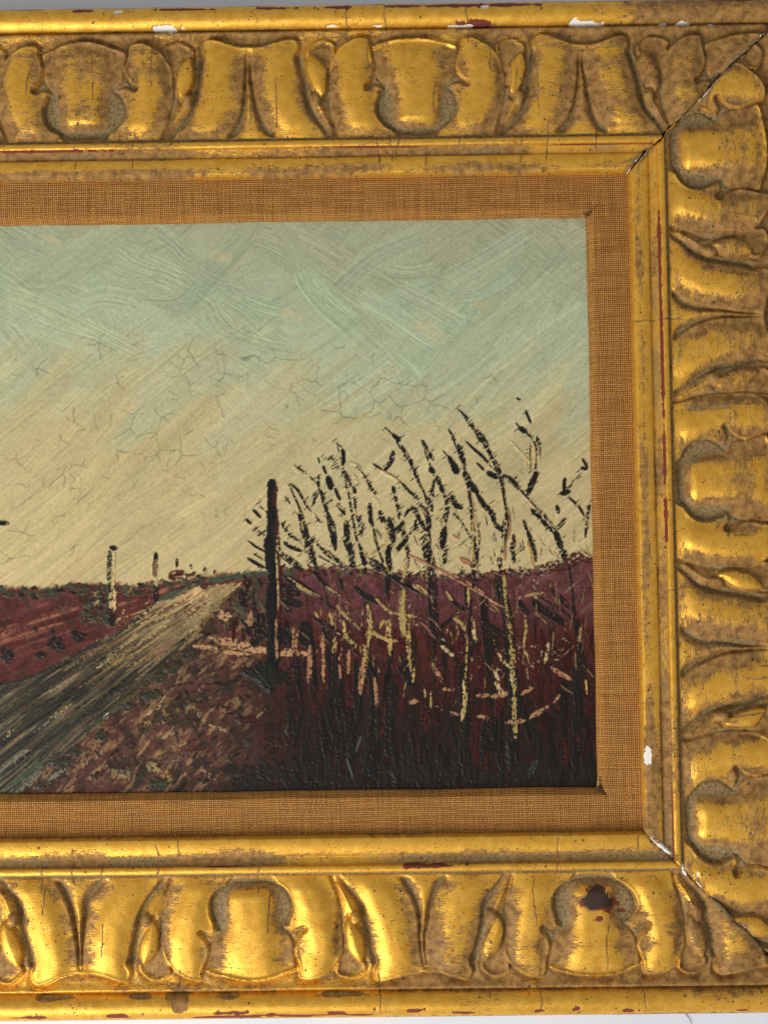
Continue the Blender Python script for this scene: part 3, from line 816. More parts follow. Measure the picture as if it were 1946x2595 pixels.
def stroke(pts, width, col, col2=None, alpha=1.0, dry=0.0, thick=0.12, rough=0.25, taper=0.3, grain=2.2, ridge=1.0, own=None, smooth=True, jitter=0.05, bamp=0.22, flat=0.0):
    """one loaded brush mark: bristle furrows along it, ridges at its sides, broken over the furrows below when dry"""
    P = catmull(np.asarray(pts, float), 5) if smooth and len(pts) > 2 else np.asarray(pts, float)
    if len(P) == 1: P = np.vstack([P, P + [[0.6, 0.6]]])
    w = window(P, width * 0.8 + 4)
    if w is None: return
    X, Y = GX[w], GY[w]
    d, arc, side, L = seg_dist(X, Y, P)
    t = np.clip(arc / max(L, 1e-6), 0, 1)
    hw = width * 0.5 * (1 - taper * (2 * t - 1) ** 4)
    n = d / np.maximum(hw, 0.5)
    s = d * side
    seed = int(prng.integers(1 << 30)); r = np.random.default_rng(seed)
    nb = max(int(width / grain) + 4, 6)
    b1 = r.normal(size=nb * 2 + 4); b2 = r.normal(size=nb * 2 + 4)
    pos = s / grain + nb + 0.25 * np.sin(arc / (25 + 40 * r.random()) + 6 * r.random())
    g1 = np.interp(pos, np.arange(len(b1)), b1); g2 = np.interp(pos, np.arange(len(b2)), b2)
    br = g1 * (1 - t) + g2 * t
    br = np.clip(br, -2, 2)
    under = HGT[w] * 0
    edge = 1 - n + rough * (FINE[w] * 1.6 + MED[w] * 0.8) + 0.10 * br * rough * 4 * (n > 0.5)
    cov = sstep(-0.06, 0.14, edge)
    if flat:
        q = 0.5 * flat * (1 + 0.6 * br)
        cov = cov * sstep(q - .05, q + .05, t) * sstep(q - .05, q + .05, 1 - t - 1e-6) * sstep(1.0, .75, n)
    if dry > 0:
        hl = HGT[w] - blur(HGT[w], 4)
        hl = hl / (np.std(hl) + 1e-6)
        q = 0.9 * hl + 2.2 * FINE[w] + 0.7 * br * 0.6
        thr = -1.6 + 2.6 * dry + 1.4 * dry * n
        cov = cov * sstep(-0.25, 0.35, q - thr)
    cov = cov * alpha
    c = col + 0 * X[..., None] if True else None
    c = c + jitter * (r.random(3) - 0.5) * 0.6
    if col2 is not None:
        k = np.clip(0.5 + 0.45 * br + 0.6 * MED[w], 0, 1)[..., None]
        c = c * (1 - k) + (col2 + 0 * c) * k
    c = c * (1 + 0.075 * br + 0.10 * FINE[w])[..., None]  # furrow shading put into the colour: bristle grooves darker, crests lighter
    COL[w] = COL[w] * (1 - cov[..., None]) + c * cov[..., None]
    prof = thick * (0.75 + bamp * br + 0.5 * ridge * np.exp(-((n - 0.82) / 0.16) ** 2))
    tgt = HGT[w] * 0.55 + prof
    HGT[w] = HGT[w] * (1 - cov) + tgt * cov
    if own is not None:
        OWN[w] = np.where(cov > 0.5, own, OWN[w])
    elif alpha > 0.7:
        pass

# ---- sky -------------------------------------------------------------------
yy = (GY - 550) / (1490 - 550)
top, mid, low = c255(158, 172, 142), c255(178, 186, 150), c255(206, 188, 140)
def sky_col(x, y):
    v = (y - 550) / 940.0 + 0.05 * math.sin(x / 170.0) - 0.06 * (x - 500) / 1000.0 * (y < 1100)
    ks = [0.0, 0.16, 0.34, 0.48, 0.66, 1.1]
    cs = np.array([(166, 168, 137), (167, 176, 144), (176, 186, 152), (187, 183, 142), (194, 178, 130), (196, 175, 126)]) / 255.0
    v = min(max(v, 0), 1.1)
    return np.array([np.interp(v, ks, cs[:, i]) for i in range(3)])
for j in range(RH):
    COL[j] = sky_col(500, RY0 + j * CS)
COL *= (1 + 0.06 * MED + 0.05 * FINE)[..., None]
HGT += 0.02 * FINE
def sky_stroke(x, y, ang, ln, wd, cur, alpha, thick, col=None, grain=2.7):
    t = np.linspace(-.5, .5, 5)
    dx, dy = math.cos(ang), math.sin(ang)
    P = np.stack([x + ln * t * dx - cur * ln * (4 * t * t - .5) * dy, y + ln * t * dy + cur * ln * (4 * t * t - .5) * dx], -1)
    if col is None:
        col = sky_col(x, y)
        k = prng.random()
        if k < .25 * min(max((1080 - y) / 200, 0), 1): col = col * 0.75 + 0.25 * c255(154, 176, 148)
        elif k < .45: col = col * 0.85 + 0.15 * c255(205, 190, 150)
        elif k < .58: col = col * 0.82 + 0.18 * c255(146, 144, 112)
        col = col * prng.uniform(.97, 1.03)
    stroke(P, wd, col, col * 0.95 + 0.005, alpha, 0, thick, 0.35, 0.25, grain, 0.0, jitter=.015, bamp=.95, flat=.10)
D = math.radians
for i in range(230):                                    # crossed diagonal scrubbing in the upper sky
    x, y = prng.uniform(RX0, 1520), 530 + 520 * prng.random() ** 1.1
    a = D(prng.choice([-42, 36, -35, 30]) + prng.uniform(-10, 10))
    sky_stroke(x, y, a, prng.uniform(120, 300), prng.uniform(50, 120), prng.uniform(-.10, .10), prng.uniform(.4, .8), prng.uniform(.05, .09))
for i in range(240):                                    # long strokes rising to the right in the lower sky
    x, y = prng.uniform(RX0, 1540), 880 + 620 * prng.random() ** .85
    sky_stroke(x, y, D(-40 + prng.uniform(-7, 7)), prng.uniform(200, 480), prng.uniform(40, 110), prng.uniform(-.05, .05), prng.uniform(.55, .9), prng.uniform(.04, .075), grain=2.8)
for i in range(70):
    x, y = prng.uniform(1050, 1540), prng.uniform(700, 1450)
    sky_stroke(x, y, D(-42 + prng.uniform(-8, 8)), prng.uniform(160, 360), prng.uniform(30, 70), prng.uniform(-.08, .08), .7, .06)
C2 = lambda x, y: (x / 2.212, 500 + y / 2.212)           # strokes traced in the upper left of the sky
for pts, wd, th in ((((170, 480), (330, 470), (520, 330), (640, 200)), 62, .16), (((820, 600), (1010, 590), (1180, 420), (1400, 190)), 78, .17), (((0, 520), (200, 590), (480, 720), (780, 870)), 58, .18),
                    (((0, 620), (300, 760), (600, 850)), 60, .13), (((1160, 590), (1250, 740), (1420, 830), (1659, 880)), 66, .16), (((560, 400), (700, 480), (900, 470)), 46, .14), (((640, 300), (760, 380), (900, 430)), 50, .15),
                    (((0, 200), (120, 290), (230, 340)), 66, .14), (((860, 170), (980, 250), (1060, 330)), 56, .14), (((1250, 500), (1380, 530), (1550, 490)), 44, .13), (((780, 820), (950, 800), (1150, 700)), 60, .12),
                    (((380, 640), (560, 560), (780, 590)), 80, .12), (((1550, 440), (1600, 540), (1700, 640)), 40, .13), (((700, 560), (800, 620), (960, 690)), 40, .13), (((170, 180), (260, 250), (420, 190)), 40, .12)):
    P = [C2(*p) for p in pts]; m = P[len(P) // 2]
    col = sky_col(*m) * (0.97 if prng.random() < .5 else 1.02)
    if m[1] < 800 and prng.random() < .5: col = col * .8 + .2 * c255(158, 178, 150)
    stroke(P, wd, col, col * .95, .6, 0, th * .55, .25, .1, 2.8, .12, bamp=.85, flat=.10)
C3 = lambda x, y: (750 + x / 2.212, 500 + y / 2.212)
for pts, wd in ((((40, 380), (80, 480), (180, 600), (330, 720)), 76), (((330, 540), (520, 640), (700, 760), (830, 830)), 60), (((560, 500), (760, 600), (970, 720)), 56), (((220, 520), (440, 330), (760, 190)), 70),
                (((0, 190), (160, 290), (260, 360)), 60), (((830, 480), (1100, 330), (1350, 170)), 66), (((530, 410), (640, 420), (800, 390)), 50), (((900, 560), (1040, 540), (1240, 420)), 50), (((560, 890), (650, 960), (710, 1020)), 30)):
    P = [C3(*p) for p in pts]; m = P[len(P) // 2]
    stroke(P, wd, sky_col(*m) * .82 + .18 * c255(158, 180, 152), None, .7, 0, .09, .25, .1, 2.8, .1, bamp=.85, flat=.10)
for x, y, w, ang in ((1215, 775, 34, 5), (1090, 840, 60, 30), (320, 1040, 40, -40), (590, 1010, 70, -38), (560, 650, 40, 10), (130, 610, 40, 20), (740, 800, 40, 30)):
    sky_stroke(x, y, D(ang), w * 1.6, w * .7, .05, .35, .08, c255(204, 188, 142))

# ---- craquelure in the sky --------------------------------------------------
def crack(P, depth=.05, w=1.15, dark=.42):
    P = np.asarray(P, float); s = window(P, 6)
    if s is None: return
    d = seg_dist(GX[s], GY[s], P)[0]
    k = np.exp(-(d / w) ** 2)
    HGT[s] -= depth * k; COL[s] *= (1 - dark * k)[..., None]
crng = np.random.default_rng(99)
def crack_star(x, y, n, ln):
    a0 = crng.uniform(0, 6.28)
    for k in range(n):
        a = a0 + k * 6.28 / n + crng.normal() * .35; p = [(x, y)]; l = ln * crng.uniform(.35, 1.15)
        for _ in range(4):
            a += crng.normal() * .38
            p.append((p[-1][0] + l / 4 * math.cos(a), p[-1][1] + l / 4 * math.sin(a)))
        crack(p, dark=crng.uniform(.14, .36))
for x, y, n, l in ((255, 870, 4, 40), (95, 935, 4, 40), (300, 970, 4, 45), (490, 905, 3, 55), (700, 905, 3, 50), (190, 1385, 3, 30), (30, 1415, 3, 50), (60, 1350, 3, 45), (1245, 950, 3, 40), (500, 1250, 2, 40)):
    crack_star(x, y, n, l)
# connected net of age cracks, showing only in patches
nz = int((1400 - RX0) / CS); cy0, cy1 = int((840 - RY0) / CS), int((1330 - RY0) / CS); cx0 = int((-120 - RX0) / CS)
sl = (slice(cy0, cy1), slice(cx0, nz))
wx = GX[sl] + 22 * (vnoise(GX[sl].shape, 26, 71, 2) - .5); wy = GY[sl] + 22 * (vnoise(GX[sl].shape, 26, 72, 2) - .5)
QX, QY = crng.uniform(-140, 1420, 420), crng.uniform(820, 1350, 420)
f1 = np.full(wx.shape, 1e9); f2 = f1.copy(); i1 = np.zeros(wx.shape, int); i2 = i1.copy()
for q in range(len(QX)):
    dd = (wx - QX[q]) ** 2 + (wy - QY[q]) ** 2
    a1 = dd < f1; a2 = (~a1) & (dd < f2)
    f2 = np.where(a1, f1, np.where(a2, dd, f2)); i2 = np.where(a1, i1, np.where(a2, q, i2))
    f1 = np.where(a1, dd, f1); i1 = np.where(a1, q, i1)
edge_d = (f2 - f1) / (2 * np.hypot(QX[i1] - QX[i2], QY[i1] - QY[i2]) + 1e-6)
def blob(x, y, rx, ry): return np.exp(-((GX[sl] - x) / rx) ** 2 - ((GY[sl] - y) / ry) ** 2)
where = blob(900, 985, 190, 85) + .8 * blob(380, 1090, 170, 90) + .75 * blob(150, 1190, 140, 80) + .6 * blob(1060, 1040, 120, 60) + .55 * blob(560, 940, 150, 60) + .5 * blob(520, 1180, 90, 60)
vis = sstep(.30, .55, .08 + where * .6 + .8 * (vnoise(wx.shape, 22, 61, 2) - .5))
kk = np.exp(-(edge_d / 1.25) ** 2) * vis
HGT[sl] -= .05 * kk; COL[sl] *= (1 - .25 * kk)[..., None]

# ---- land ---------------------------------------------------------------------
C7 = lambda x, y: (x / 2.212, 1400 + y / 2.212)
C8 = lambda x, y: (700 + x / 1.975, 1400 + y / 1.975)
C5 = lambda x, y: (600 + x / 3.607, 980 + y / 3.607)
C6 = lambda x, y: (1040 + x / 3.53, 980 + y / 3.53)
C4 = lambda x, y: (x / 2.212, 1000 + y / 2.212)
K = {'k': c255(30, 28, 26), 'y': c255(190, 160, 94), 't': c255(208, 180, 126), 'p': c255(180, 132, 94), 'g': c255(60, 66, 52), 'r': c255(78, 37, 33), 'm': c255(96, 60, 56),
     'b': c255(52, 56, 56), 'o': c255(70, 68, 48), 'd': c255(50, 22, 19), 'n': c255(124, 92, 70), 'e': c255(76, 92, 74), 'w': c255(150, 146, 126)}
HOR = np.array([(-560, 1500), (0, 1490), (100, 1490), (203, 1480), (253, 1479), (330, 1487), (407, 1476), (480, 1466), (550, 1455), (655, 1451), (710, 1444), (877, 1441), (1004, 1455), (1130, 1458), (1257, 1453), (1358, 1445), (1434, 1427), (1470, 1413), (1540, 1412)], float)
ROADL = np.array([(-560, 1960), (-200, 1800), (0, 1737), (90, 1712), (181, 1667), (253, 1626), (316, 1590), (375, 1545), (420, 1513), (488, 1490), (560, 1481), (615, 1477)], float)
ROADR = np.array([(615, 1477), (588, 1504), (538, 1554), (479, 1626), (429, 1671), (362, 1744), (271, 1820), (217, 1866), (136, 1933), (45, 2006), (-60, 2090)], float)
hy = np.interp(GX, HOR[:, 0], HOR[:, 1])
land = sstep(-7, 7, GY - hy + 14 * MED + 8 * FINE)
road_poly = np.vstack([ROADL, ROADR, [(-560, 2090)]])
is_road = inside(GX + 14 * MED, GY + 14 * MED, road_poly)
ly = np.interp(GX, ROADL[:, 0], ROADL[:, 1])
left_field = (~is_road) & (GX < 620) & (GY < ly + 4)
def rnoise(ang, along, across, seed, octaves=3):
    """noise drawn out along a brush direction (degrees, photograph pixels)"""
    c, n = math.cos(D(ang)), math.sin(D(ang))
    u = GX * c + GY * n; v = -GX * n + GY * c
    out = np.zeros_like(u); amp, tot = 1.0, 0.0; r = np.random.default_rng(seed)
    for k in range(octaves):
        x = (u - u.min()) / along * 2 ** k; y = (v - v.min()) / across * 2 ** k
        g = r.random((int(y.max()) + 2, int(x.max()) + 2)); ix = x.astype(int); iy = y.astype(int)
        fx = sstep(0, 1, x - ix); fy = sstep(0, 1, y - iy)
        out += amp * ((g[iy, ix] * (1 - fx) + g[iy, ix + 1] * fx) * (1 - fy) + (g[iy + 1, ix] * (1 - fx) + g[iy + 1, ix + 1] * fx) * fy)
        tot += amp; amp *= .6
    return np.clip((out / tot - .5) * 1.7 + .5, 0, 1)
def lay(dst, m, col): dst[:] = dst * (1 - m[..., None]) + col * m[..., None]
nA, nB, nC = rnoise(-40, 60, 15, 21, 5), rnoise(-30, 90, 26, 22, 5), rnoise(88, 70, 12, 23)
nD, nE, nF = rnoise(-18, 110, 12, 24), rnoise(-35, 44, 13, 25, 5), rnoise(65, 50, 18, 26, 5)
# verge: broken tan, olive, mauve and brown
base = np.zeros_like(COL); base[:] = c255(76, 48, 40)
lay(base, .9 * sstep(.42, .72, nA), c255(50, 43, 32)); lay(base, .9 * sstep(.46, .78, nB), c255(86, 50, 45)); lay(base, .6 * sstep(.56, .84, nE), c255(126, 94, 66))
lay(base, .8 * sstep(.54, .80, nF), c255(44, 36, 29)); lay(base, .6 * sstep(.72, .84, rnoise(-50, 32, 11, 27)), c255(158, 126, 82))
# left field
lf = np.zeros_like(COL); lf[:] = c255(84, 42, 38)
lay(lf, sstep(.5, .75, nB), c255(72, 36, 33)); lay(lf, .7 * sstep(.45, .7, nD), c255(100, 56, 50))
lay(lf, .75 * sstep(.50, .66, nD) * np.exp(-((GY - 1590 + (GX - 60) * .3) / 34) ** 2), c255(168, 112, 82))
lay(lf, .5 * sstep(.6, .7, nF), c255(60, 46, 36))
base[left_field] = lf[left_field]
# right field: mauve above, dark red below, vertical drags of near-black
rt = sstep(600, 740, GX); mv = sstep(1640, 1500, GY + 40 * MED)
rf = c255(74, 32, 28) * (1 - mv[..., None]) + c255(98, 56, 60) * mv[..., None]
lay(rf, .7 * sstep(.5, .72, nE), c255(78, 42, 40)); lay(rf, .8 * sstep(.55, .7, nC) * sstep(1500, 1640, GY), c255(38, 26, 22)); lay(rf, .5 * sstep(.6, .78, nA) * mv, c255(116, 78, 76))
lay(rf, .5 * sstep(.62, .72, nF) * mv, c255(60, 40, 34))
base = base * (1 - rt[..., None]) + rf * rt[..., None]
dk = sstep(1640, 1800, GY + 90 * MED) * sstep(500, 800, GX - (1950 - GY) * .2)
base = base * (1 - .9 * dk[..., None]) + c255(36, 25, 21) * .9 * dk[..., None]
# road
rv = sstep(1500, 1720, GY + 30 * MED)[..., None]
rc = c255(214, 178, 124) * (1 - rv) + c255(62, 58, 48) * rv
nG, nH = rnoise(-38, 150, 7, 28), rnoise(-42, 90, 10, 29)
rc = rc * (0.70 + .5 * nG)[..., None]; lay(rc, .45 * sstep(.58, .78, nH), c255(104, 92, 66)); lay(rc, .5 * sstep(.60, .75, nG) * rv[..., 0], c255(132, 112, 80))
lay(rc, .5 * sstep(1880, 1990, GY) * sstep(.4, .6, nH), c255(104, 110, 92))
base = np.where(is_road[..., None], rc, base)
base *= (1 + .22 * MED + .30 * FINE)[..., None]
COL[:] = COL * (1 - land[..., None]) + base * land[..., None]
HGT[:] = HGT * (1 - land) + (0.05 * MED + .02 * FINE + .16 * (np.where(is_road, nG, np.where(GX > 700, nC, nA)) - .5)) * land
def in_left(x, y): return y > np.interp(x, HOR[:, 0], HOR[:, 1]) + 22 and y < np.interp(x, ROADL[:, 0], ROADL[:, 1]) - 8 and x < 600
def road_span(y):
    xr = np.interp(y, ROADR[:, 1], ROADR[:, 0]); xl = np.interp(-y, -ROADL[:, 1], ROADL[:, 0]); return xl, xr
def mark(x, y, ang, ln, wd, col, col2=None, dry=0.0, thick=.12, alpha=1., cur=0.0, rough=.45):
    t = np.linspace(-.5, .5, 3); dx, dy = math.cos(ang), math.sin(ang)
    stroke(np.stack([x + ln * t * dx - cur * ln * t * t * dy, y + ln * t * dy + cur * ln * t * t * dx], -1), wd, col, col2, alpha, dry, thick, rough, .6, 2.0, .6, bamp=.4)
pick = lambda *ks: K[ks[int(prng.integers(len(ks)))]]
# left field: mauve-red with pinkish drags
for i in range(60):
    x, y = prng.uniform(RX0, 590), prng.uniform(1500, 1740)
    if in_left(x, y): mark(x, y, D(prng.uniform(-20, 4)), prng.uniform(40, 120), prng.uniform(8, 22), pick('r', 'm', 'r', 'd', 'r') * prng.uniform(.8, 1.1), K['r'], prng.uniform(.1, .6), .07)
for x, y, ln, wd, dr, k in ((30, 1610, 120, 26, .45, 'p'), (90, 1580, 130, 18, .55, 'n'), (150, 1550, 120, 16, .5, 'n'), (20, 1595, 60, 20, .4, 'p'), (110, 1600, 120, 14, .6, 'n'), (170, 1530, 70, 12, .4, 'm'), (60, 1655, 150, 12, .6, 'm'), (300, 1580, 60, 14, .2, 'n'), (330, 1560, 80, 12, .2, 't'), (290, 1600, 50, 9, .2, 'n'), (-120, 1620, 160, 26, .5, 'p'), (-250, 1590, 160, 20, .5, 'n')):
    mark(x, y, D(-20), ln, wd, K[k], K['r'], dr, .08, .9)
# the hedge along the horizon, dark green and red
for i in range(260):
    x = prng.uniform(RX0, 520); y = np.interp(x, HOR[:, 0], HOR[:, 1]) + prng.uniform(-2, 24)
    if x > 400 and y > 1485: continue
    mark(x, y, D(prng.uniform(-40, 30)), prng.uniform(8, 30), prng.uniform(5, 13), pick('g', 'o', 'k', 'g', 'r', 'o') * prng.uniform(.75, 1.05), None, .1, .12)
for x, y, ln in ((590, 1462, 110), (640, 1456, 90), (460, 1500, 80), (430, 1508, 60), (560, 1466, 60), (740, 1446, 60), (870, 1452, 40), (720, 1462, 60), (985, 1462, 30)):
    mark(x, y, D(-8 if x > 520 else -28), ln, 15, K['e'] * .92, K['g'], .05, .1)
# road: long combed strokes converging to the crest
for i in range(420):
    y = prng.uniform(1484, 2050); xl, xr = road_span(y); xl = max(xl, RX0)
    f = prng.uniform(0.03, 1.0); x = xl + (xr - xl) * f
    if y < 1500 and f < .2: continue
    ang = math.atan2(1477 - y, 600 - x + 60 * (f - .5)) if y > 1520 else D(-32)
    ang = 0.75 * ang + 0.25 * D(-40)
    kdark = np.clip((y - 1590) / 170 + prng.uniform(-.45, .45), 0, 1)
    if prng.random() > kdark: c = pick('t', 'n', 't', 'y', 'o', 'n', 'p') * prng.uniform(.66, .95)
    else: c = pick('b', 'o', 'k', 'b', 'k', 'm', 'g', 'o', 'n') * prng.uniform(.55, .95)
    if y > 1900 and prng.random() < .35: c = pick('w', 'e', 'b') * .72
    mark(x, y, ang, prng.uniform(50, 170) * (0.6 if y < 1540 else 1), prng.uniform(3.5, 10), c, c * .75, prng.uniform(.15, .6), .09, .7, prng.uniform(-.1, .1))
for x, y, ln, wd, k in ((300, 1665, 90, 13, 'y'), (270, 1675, 60, 9, 't'), (340, 1685, 60, 8, 'y'), (150, 1805, 60, 9, 'y'), (130, 1825, 120, 5, 'w'), (165, 1795, 50, 7, 'y'), (400, 1655, 60, 20, 'p'), (420, 1640, 50, 14, 'p'), (130, 1975, 90, 14, 'w'), (70, 1960, 110, 16, 'e'), (40, 1925, 90, 14, 'w'), (60, 1990, 110, 18, 'w'), (20, 1862, 40, 9, 't'), (480, 1600, 70, 10, 't'), (500, 1560, 80, 14, 't'), (560, 1505, 70, 22, 't'), (450, 1560, 100, 14, 'n'), (395, 1600, 110, 12, 't')):
    mark(x, y, D(-36), ln, wd, K[k] * .85, K[k] * .6, .4, .12)
stroke([C7(*p) for p in ((0, 745), (120, 715), (260, 660), (400, 590), (560, 500))], 8, K['g'] * .8, K['k'], 1, .15, .14)
stroke([C7(*p) for p in ((430, 580), (600, 490), (740, 400), (850, 310))], 9, K['o'] * .9, K['k'], 1, .2, .14)
# verge right of the road
def verge(x, y): return x > np.interp(y, ROADR[:, 1], ROADR[:, 0]) + 8
for i in range(420):
    x, y = prng.uniform(60, 760), prng.uniform(1530, 2040)
    if not verge(x, y): continue
    d = np.clip((x - 380) / 320 + (y - 1700) / 600 + prng.uniform(-.3, .3), 0, 1)
    if prng.random() < d: c = pick('d', 'k', 'd', 'o', 'k') * prng.uniform(.7, 1.1)
    else: c = pick('m', 'n', 'n', 'm', 'p', 'o', 'n', 'r', 'o', 't', 'd') * prng.uniform(.5, .95)
    mark(x, y, D(prng.uniform(-70, 25)), prng.uniform(10, 44), prng.uniform(4, 13), c, c * .65, prng.uniform(.25, .65), .11, .75, prng.uniform(-.2, .2))
for x, y, ln, wd, an, k in ((300, 1965, 60, 20, 25, 'y'), (405, 1955, 70, 26, 35, 'y'), (390, 1945, 50, 14, 30, 't'), (315, 1958, 40, 14, 10, 'w'), (455, 1885, 40, 16, -20, 'y'), (430, 1860, 40, 12, -30, 't'), (490, 1790, 16, 8, 60, 'y'), (510, 1815, 40, 9, 60, 't'), (555, 1845, 50, 9, 20, 't'), (380, 1805, 30, 8, -40, 't'), (410, 1780, 40, 8, -60, 't'),
                            (530, 1965, 50, 12, 40, 'p'), (440, 1920, 90, 26, -10, 'n'), (330, 1880, 60, 20, -20, 'm'), (200, 1940, 70, 24, -40, 'p'), (170, 1975, 60, 20, -20, 'm'), (240, 1905, 40, 14, -50, 'p'), (360, 1830, 50, 16, 10, 'p'), (455, 1830, 80, 24, 10, 'o'), (610, 1675, 44, 30, 10, 'p'), (500, 1680, 40, 18, 0, 'n'), (625, 1825, 50, 26, 0, 'r'), (700, 1880, 60, 16, 5, 'r'), (690, 1935, 60, 16, 15, 'r'), (500, 1900, 50, 14, -5, 'r')):
    mark(x, y, D(an), ln, wd, K[k] * .85, K[k] * .55, .42, .16)
# thick ridge of paint along the road edge
stroke([C7(*p) for p in ((1290, 240), (1190, 340), (1110, 440), (1050, 510))], 9, K['y'] * .8, K['n'] * .7, 1, .1, .35)
stroke([C7(*p) for p in ((1000, 550), (930, 630), (850, 700), (760, 790), (660, 860), (560, 970))], 11, K['o'] * .7, K['y'] * .6, 1, .1, .42)
stroke([C7(590, 925), (610, 900) if False else C7(612, 905)], 14, c255(190, 180, 160), K['k'], 1, 0, .6)
stroke([C7(275, 1195), C7(300, 1180)], 12, c255(150, 160, 160), K['k'], 1, 0, .5)
for x, y, rx, an in ((900, 700, 34, -30), (960, 640, 40, -20), (850, 800, 50, -8), (1060, 570, 36, -10), (720, 860, 30, 0), (560, 1030, 34, -30), (420, 1110, 26, -20), (350, 1180, 36, -15), (240, 1300, 30, 0), (880, 1290, 46, 0), (550, 1130, 16, 70), (1270, 1170, 18, 80), (1390, 1070, 20, 70), (1330, 930, 20, 80), (1040, 790, 14, 80), (520, 1250, 14, 60), (1620, 990, 20, 80), (1480, 1240, 34, 60)):
    for q in range(3):
        x2, y2 = C7(x + prng.normal() * 10, y + prng.normal() * 8)
        mark(x2, y2, D(an + prng.uniform(-25, 25)), rx * .9, rx * .45, K['k'] * prng.uniform(.9, 1.3) + K['g'] * .2, K['o'] * .8, .05, .25)
# tan path behind the trunk
for x, y, ln, wd in ((590, 1628, 90, 16), (640, 1645, 110, 18), (690, 1652, 90, 16), (560, 1618, 60, 9), (745, 1655, 70, 18), (520, 1640, 60, 10), (570, 1560, 30, 22), (600, 1655, 60, 10)):
    mark(x, y, D(6), ln, wd, c255(190, 152, 108), c255(160, 120, 84), .25, .14)
# bush and shade round the trunk foot
for i in range(60):
    x, y = C7(prng.uniform(1310, 1620), prng.uniform(150, 480))
    mark(x, y, D(prng.uniform(40, 130)), prng.uniform(20, 60), prng.uniform(8, 18), pick('k', 'g', 'o', 'd', 'k') * prng.uniform(.8, 1.1), None, .1, .16)
for i in range(46):
    a = prng.uniform(-1.3, 1.3); r0 = prng.uniform(10, 60)
    x, y = C7(1500 + math.sin(a) * r0 * 1.6, 740 - math.cos(a) * r0 * 1.6)
    mark(x, y, D(-90) + a, prng.uniform(30, 60), prng.uniform(12, 22), c255(36, 38, 33) * prng.uniform(.8, 1.2), c255(28, 26, 23), 0, .28)
for x, y, ln in ((1405, 1590, 0),): pass
# left bushes
for x, y, r in ((50, 570, 34), (230, 570, 26), (322, 520, 36), (448, 470, 34), (200, 430, 22), (295, 435, 18)):
    for q in range(9 if r > 25 else 4):
        x2, y2 = C7(x + prng.normal() * r * .4, y + prng.normal() * r * .4)
        mark(x2, y2, D(prng.uniform(0, 180)), r * .6, r * .36, c255(32, 33, 27) * prng.uniform(.8, 1.1), K['k'], .05, .14, .95 if r > 25 else .6)
for i in range(70):
    x2, y2 = C7(prng.uniform(450, 620), prng.uniform(200, 390))
    mark(x2, y2, D(prng.uniform(0, 180)), prng.uniform(10, 26), prng.uniform(5, 12), pick('g', 'o', 'g', 'k') * prng.uniform(.8, 1.1), None, .15, .2)
for x, y in ((540, 230), (730, 210), (830, 275), (700, 330), (545, 280)):
    mark(*C7(x, y), D(-50), 14, 6, K['y'] * .9, None, .1, .25)
# right field: scumbled mauve, red and near-black verticals
for i in range(150):
    x, y = prng.uniform(690, 1530), prng.uniform(1462, 1700)
    mark(x, y, D(prng.uniform(-50, 30)), prng.uniform(20, 60), prng.uniform(10, 24), (K['m'] if y < 1590 else K['r']) * prng.uniform(.75, 1.02), K['r'], prng.uniform(.1, .5), .08, .75)
for i in range(300):
    x, y = prng.uniform(740, 1530), prng.uniform(1610, 2040)
    kd = np.clip((y - 1640) / 300 + (0.35 if x < 960 else -.05), .15, 1)
    c = (K['k'] * prng.uniform(.75, 1.0)) if prng.random() < kd else c255(76, 29, 25) * prng.uniform(.7, 1.05)
    mark(x, y, D(90 + prng.uniform(-14, 14)), prng.uniform(40, 130), prng.uniform(8, 24), c, c * .8, prng.uniform(0, .45), .12, .9)
for i in range(120):
    x, y = prng.uniform(560, 1530), prng.uniform(1940, 2060)
    mark(x, y, D(prng.uniform(-30, 100)), prng.uniform(30, 90), prng.uniform(14, 30), c255(36, 29, 24) * prng.uniform(.8, 1.1), K['k'], .1, .09, .9)
for i in range(260):
    x = prng.uniform(690, 1510); y = np.interp(x, HOR[:, 0], HOR[:, 1]) + prng.uniform(-7, 13)
    mark(x, y, D(prng.uniform(-60, 40)), prng.uniform(8, 24), prng.uniform(5, 10), pick('d', 'r', 'o', 'k', 'm') * prng.uniform(.9, 1.3), None, .2, .12)
for i in range(80):
    cx, cy = ((890, 400), (1220, 510), (1400, 480), (1050, 520), (1300, 130), (700, 320), (890, 740))[i % 7]
    x, y = C8(cx + prng.normal() * 60, cy + prng.normal() * 40)
    mark(x, y, D(prng.uniform(0, 180)), prng.uniform(6, 18), prng.uniform(3, 6), c255(150, 136, 112), None, .6, .1)

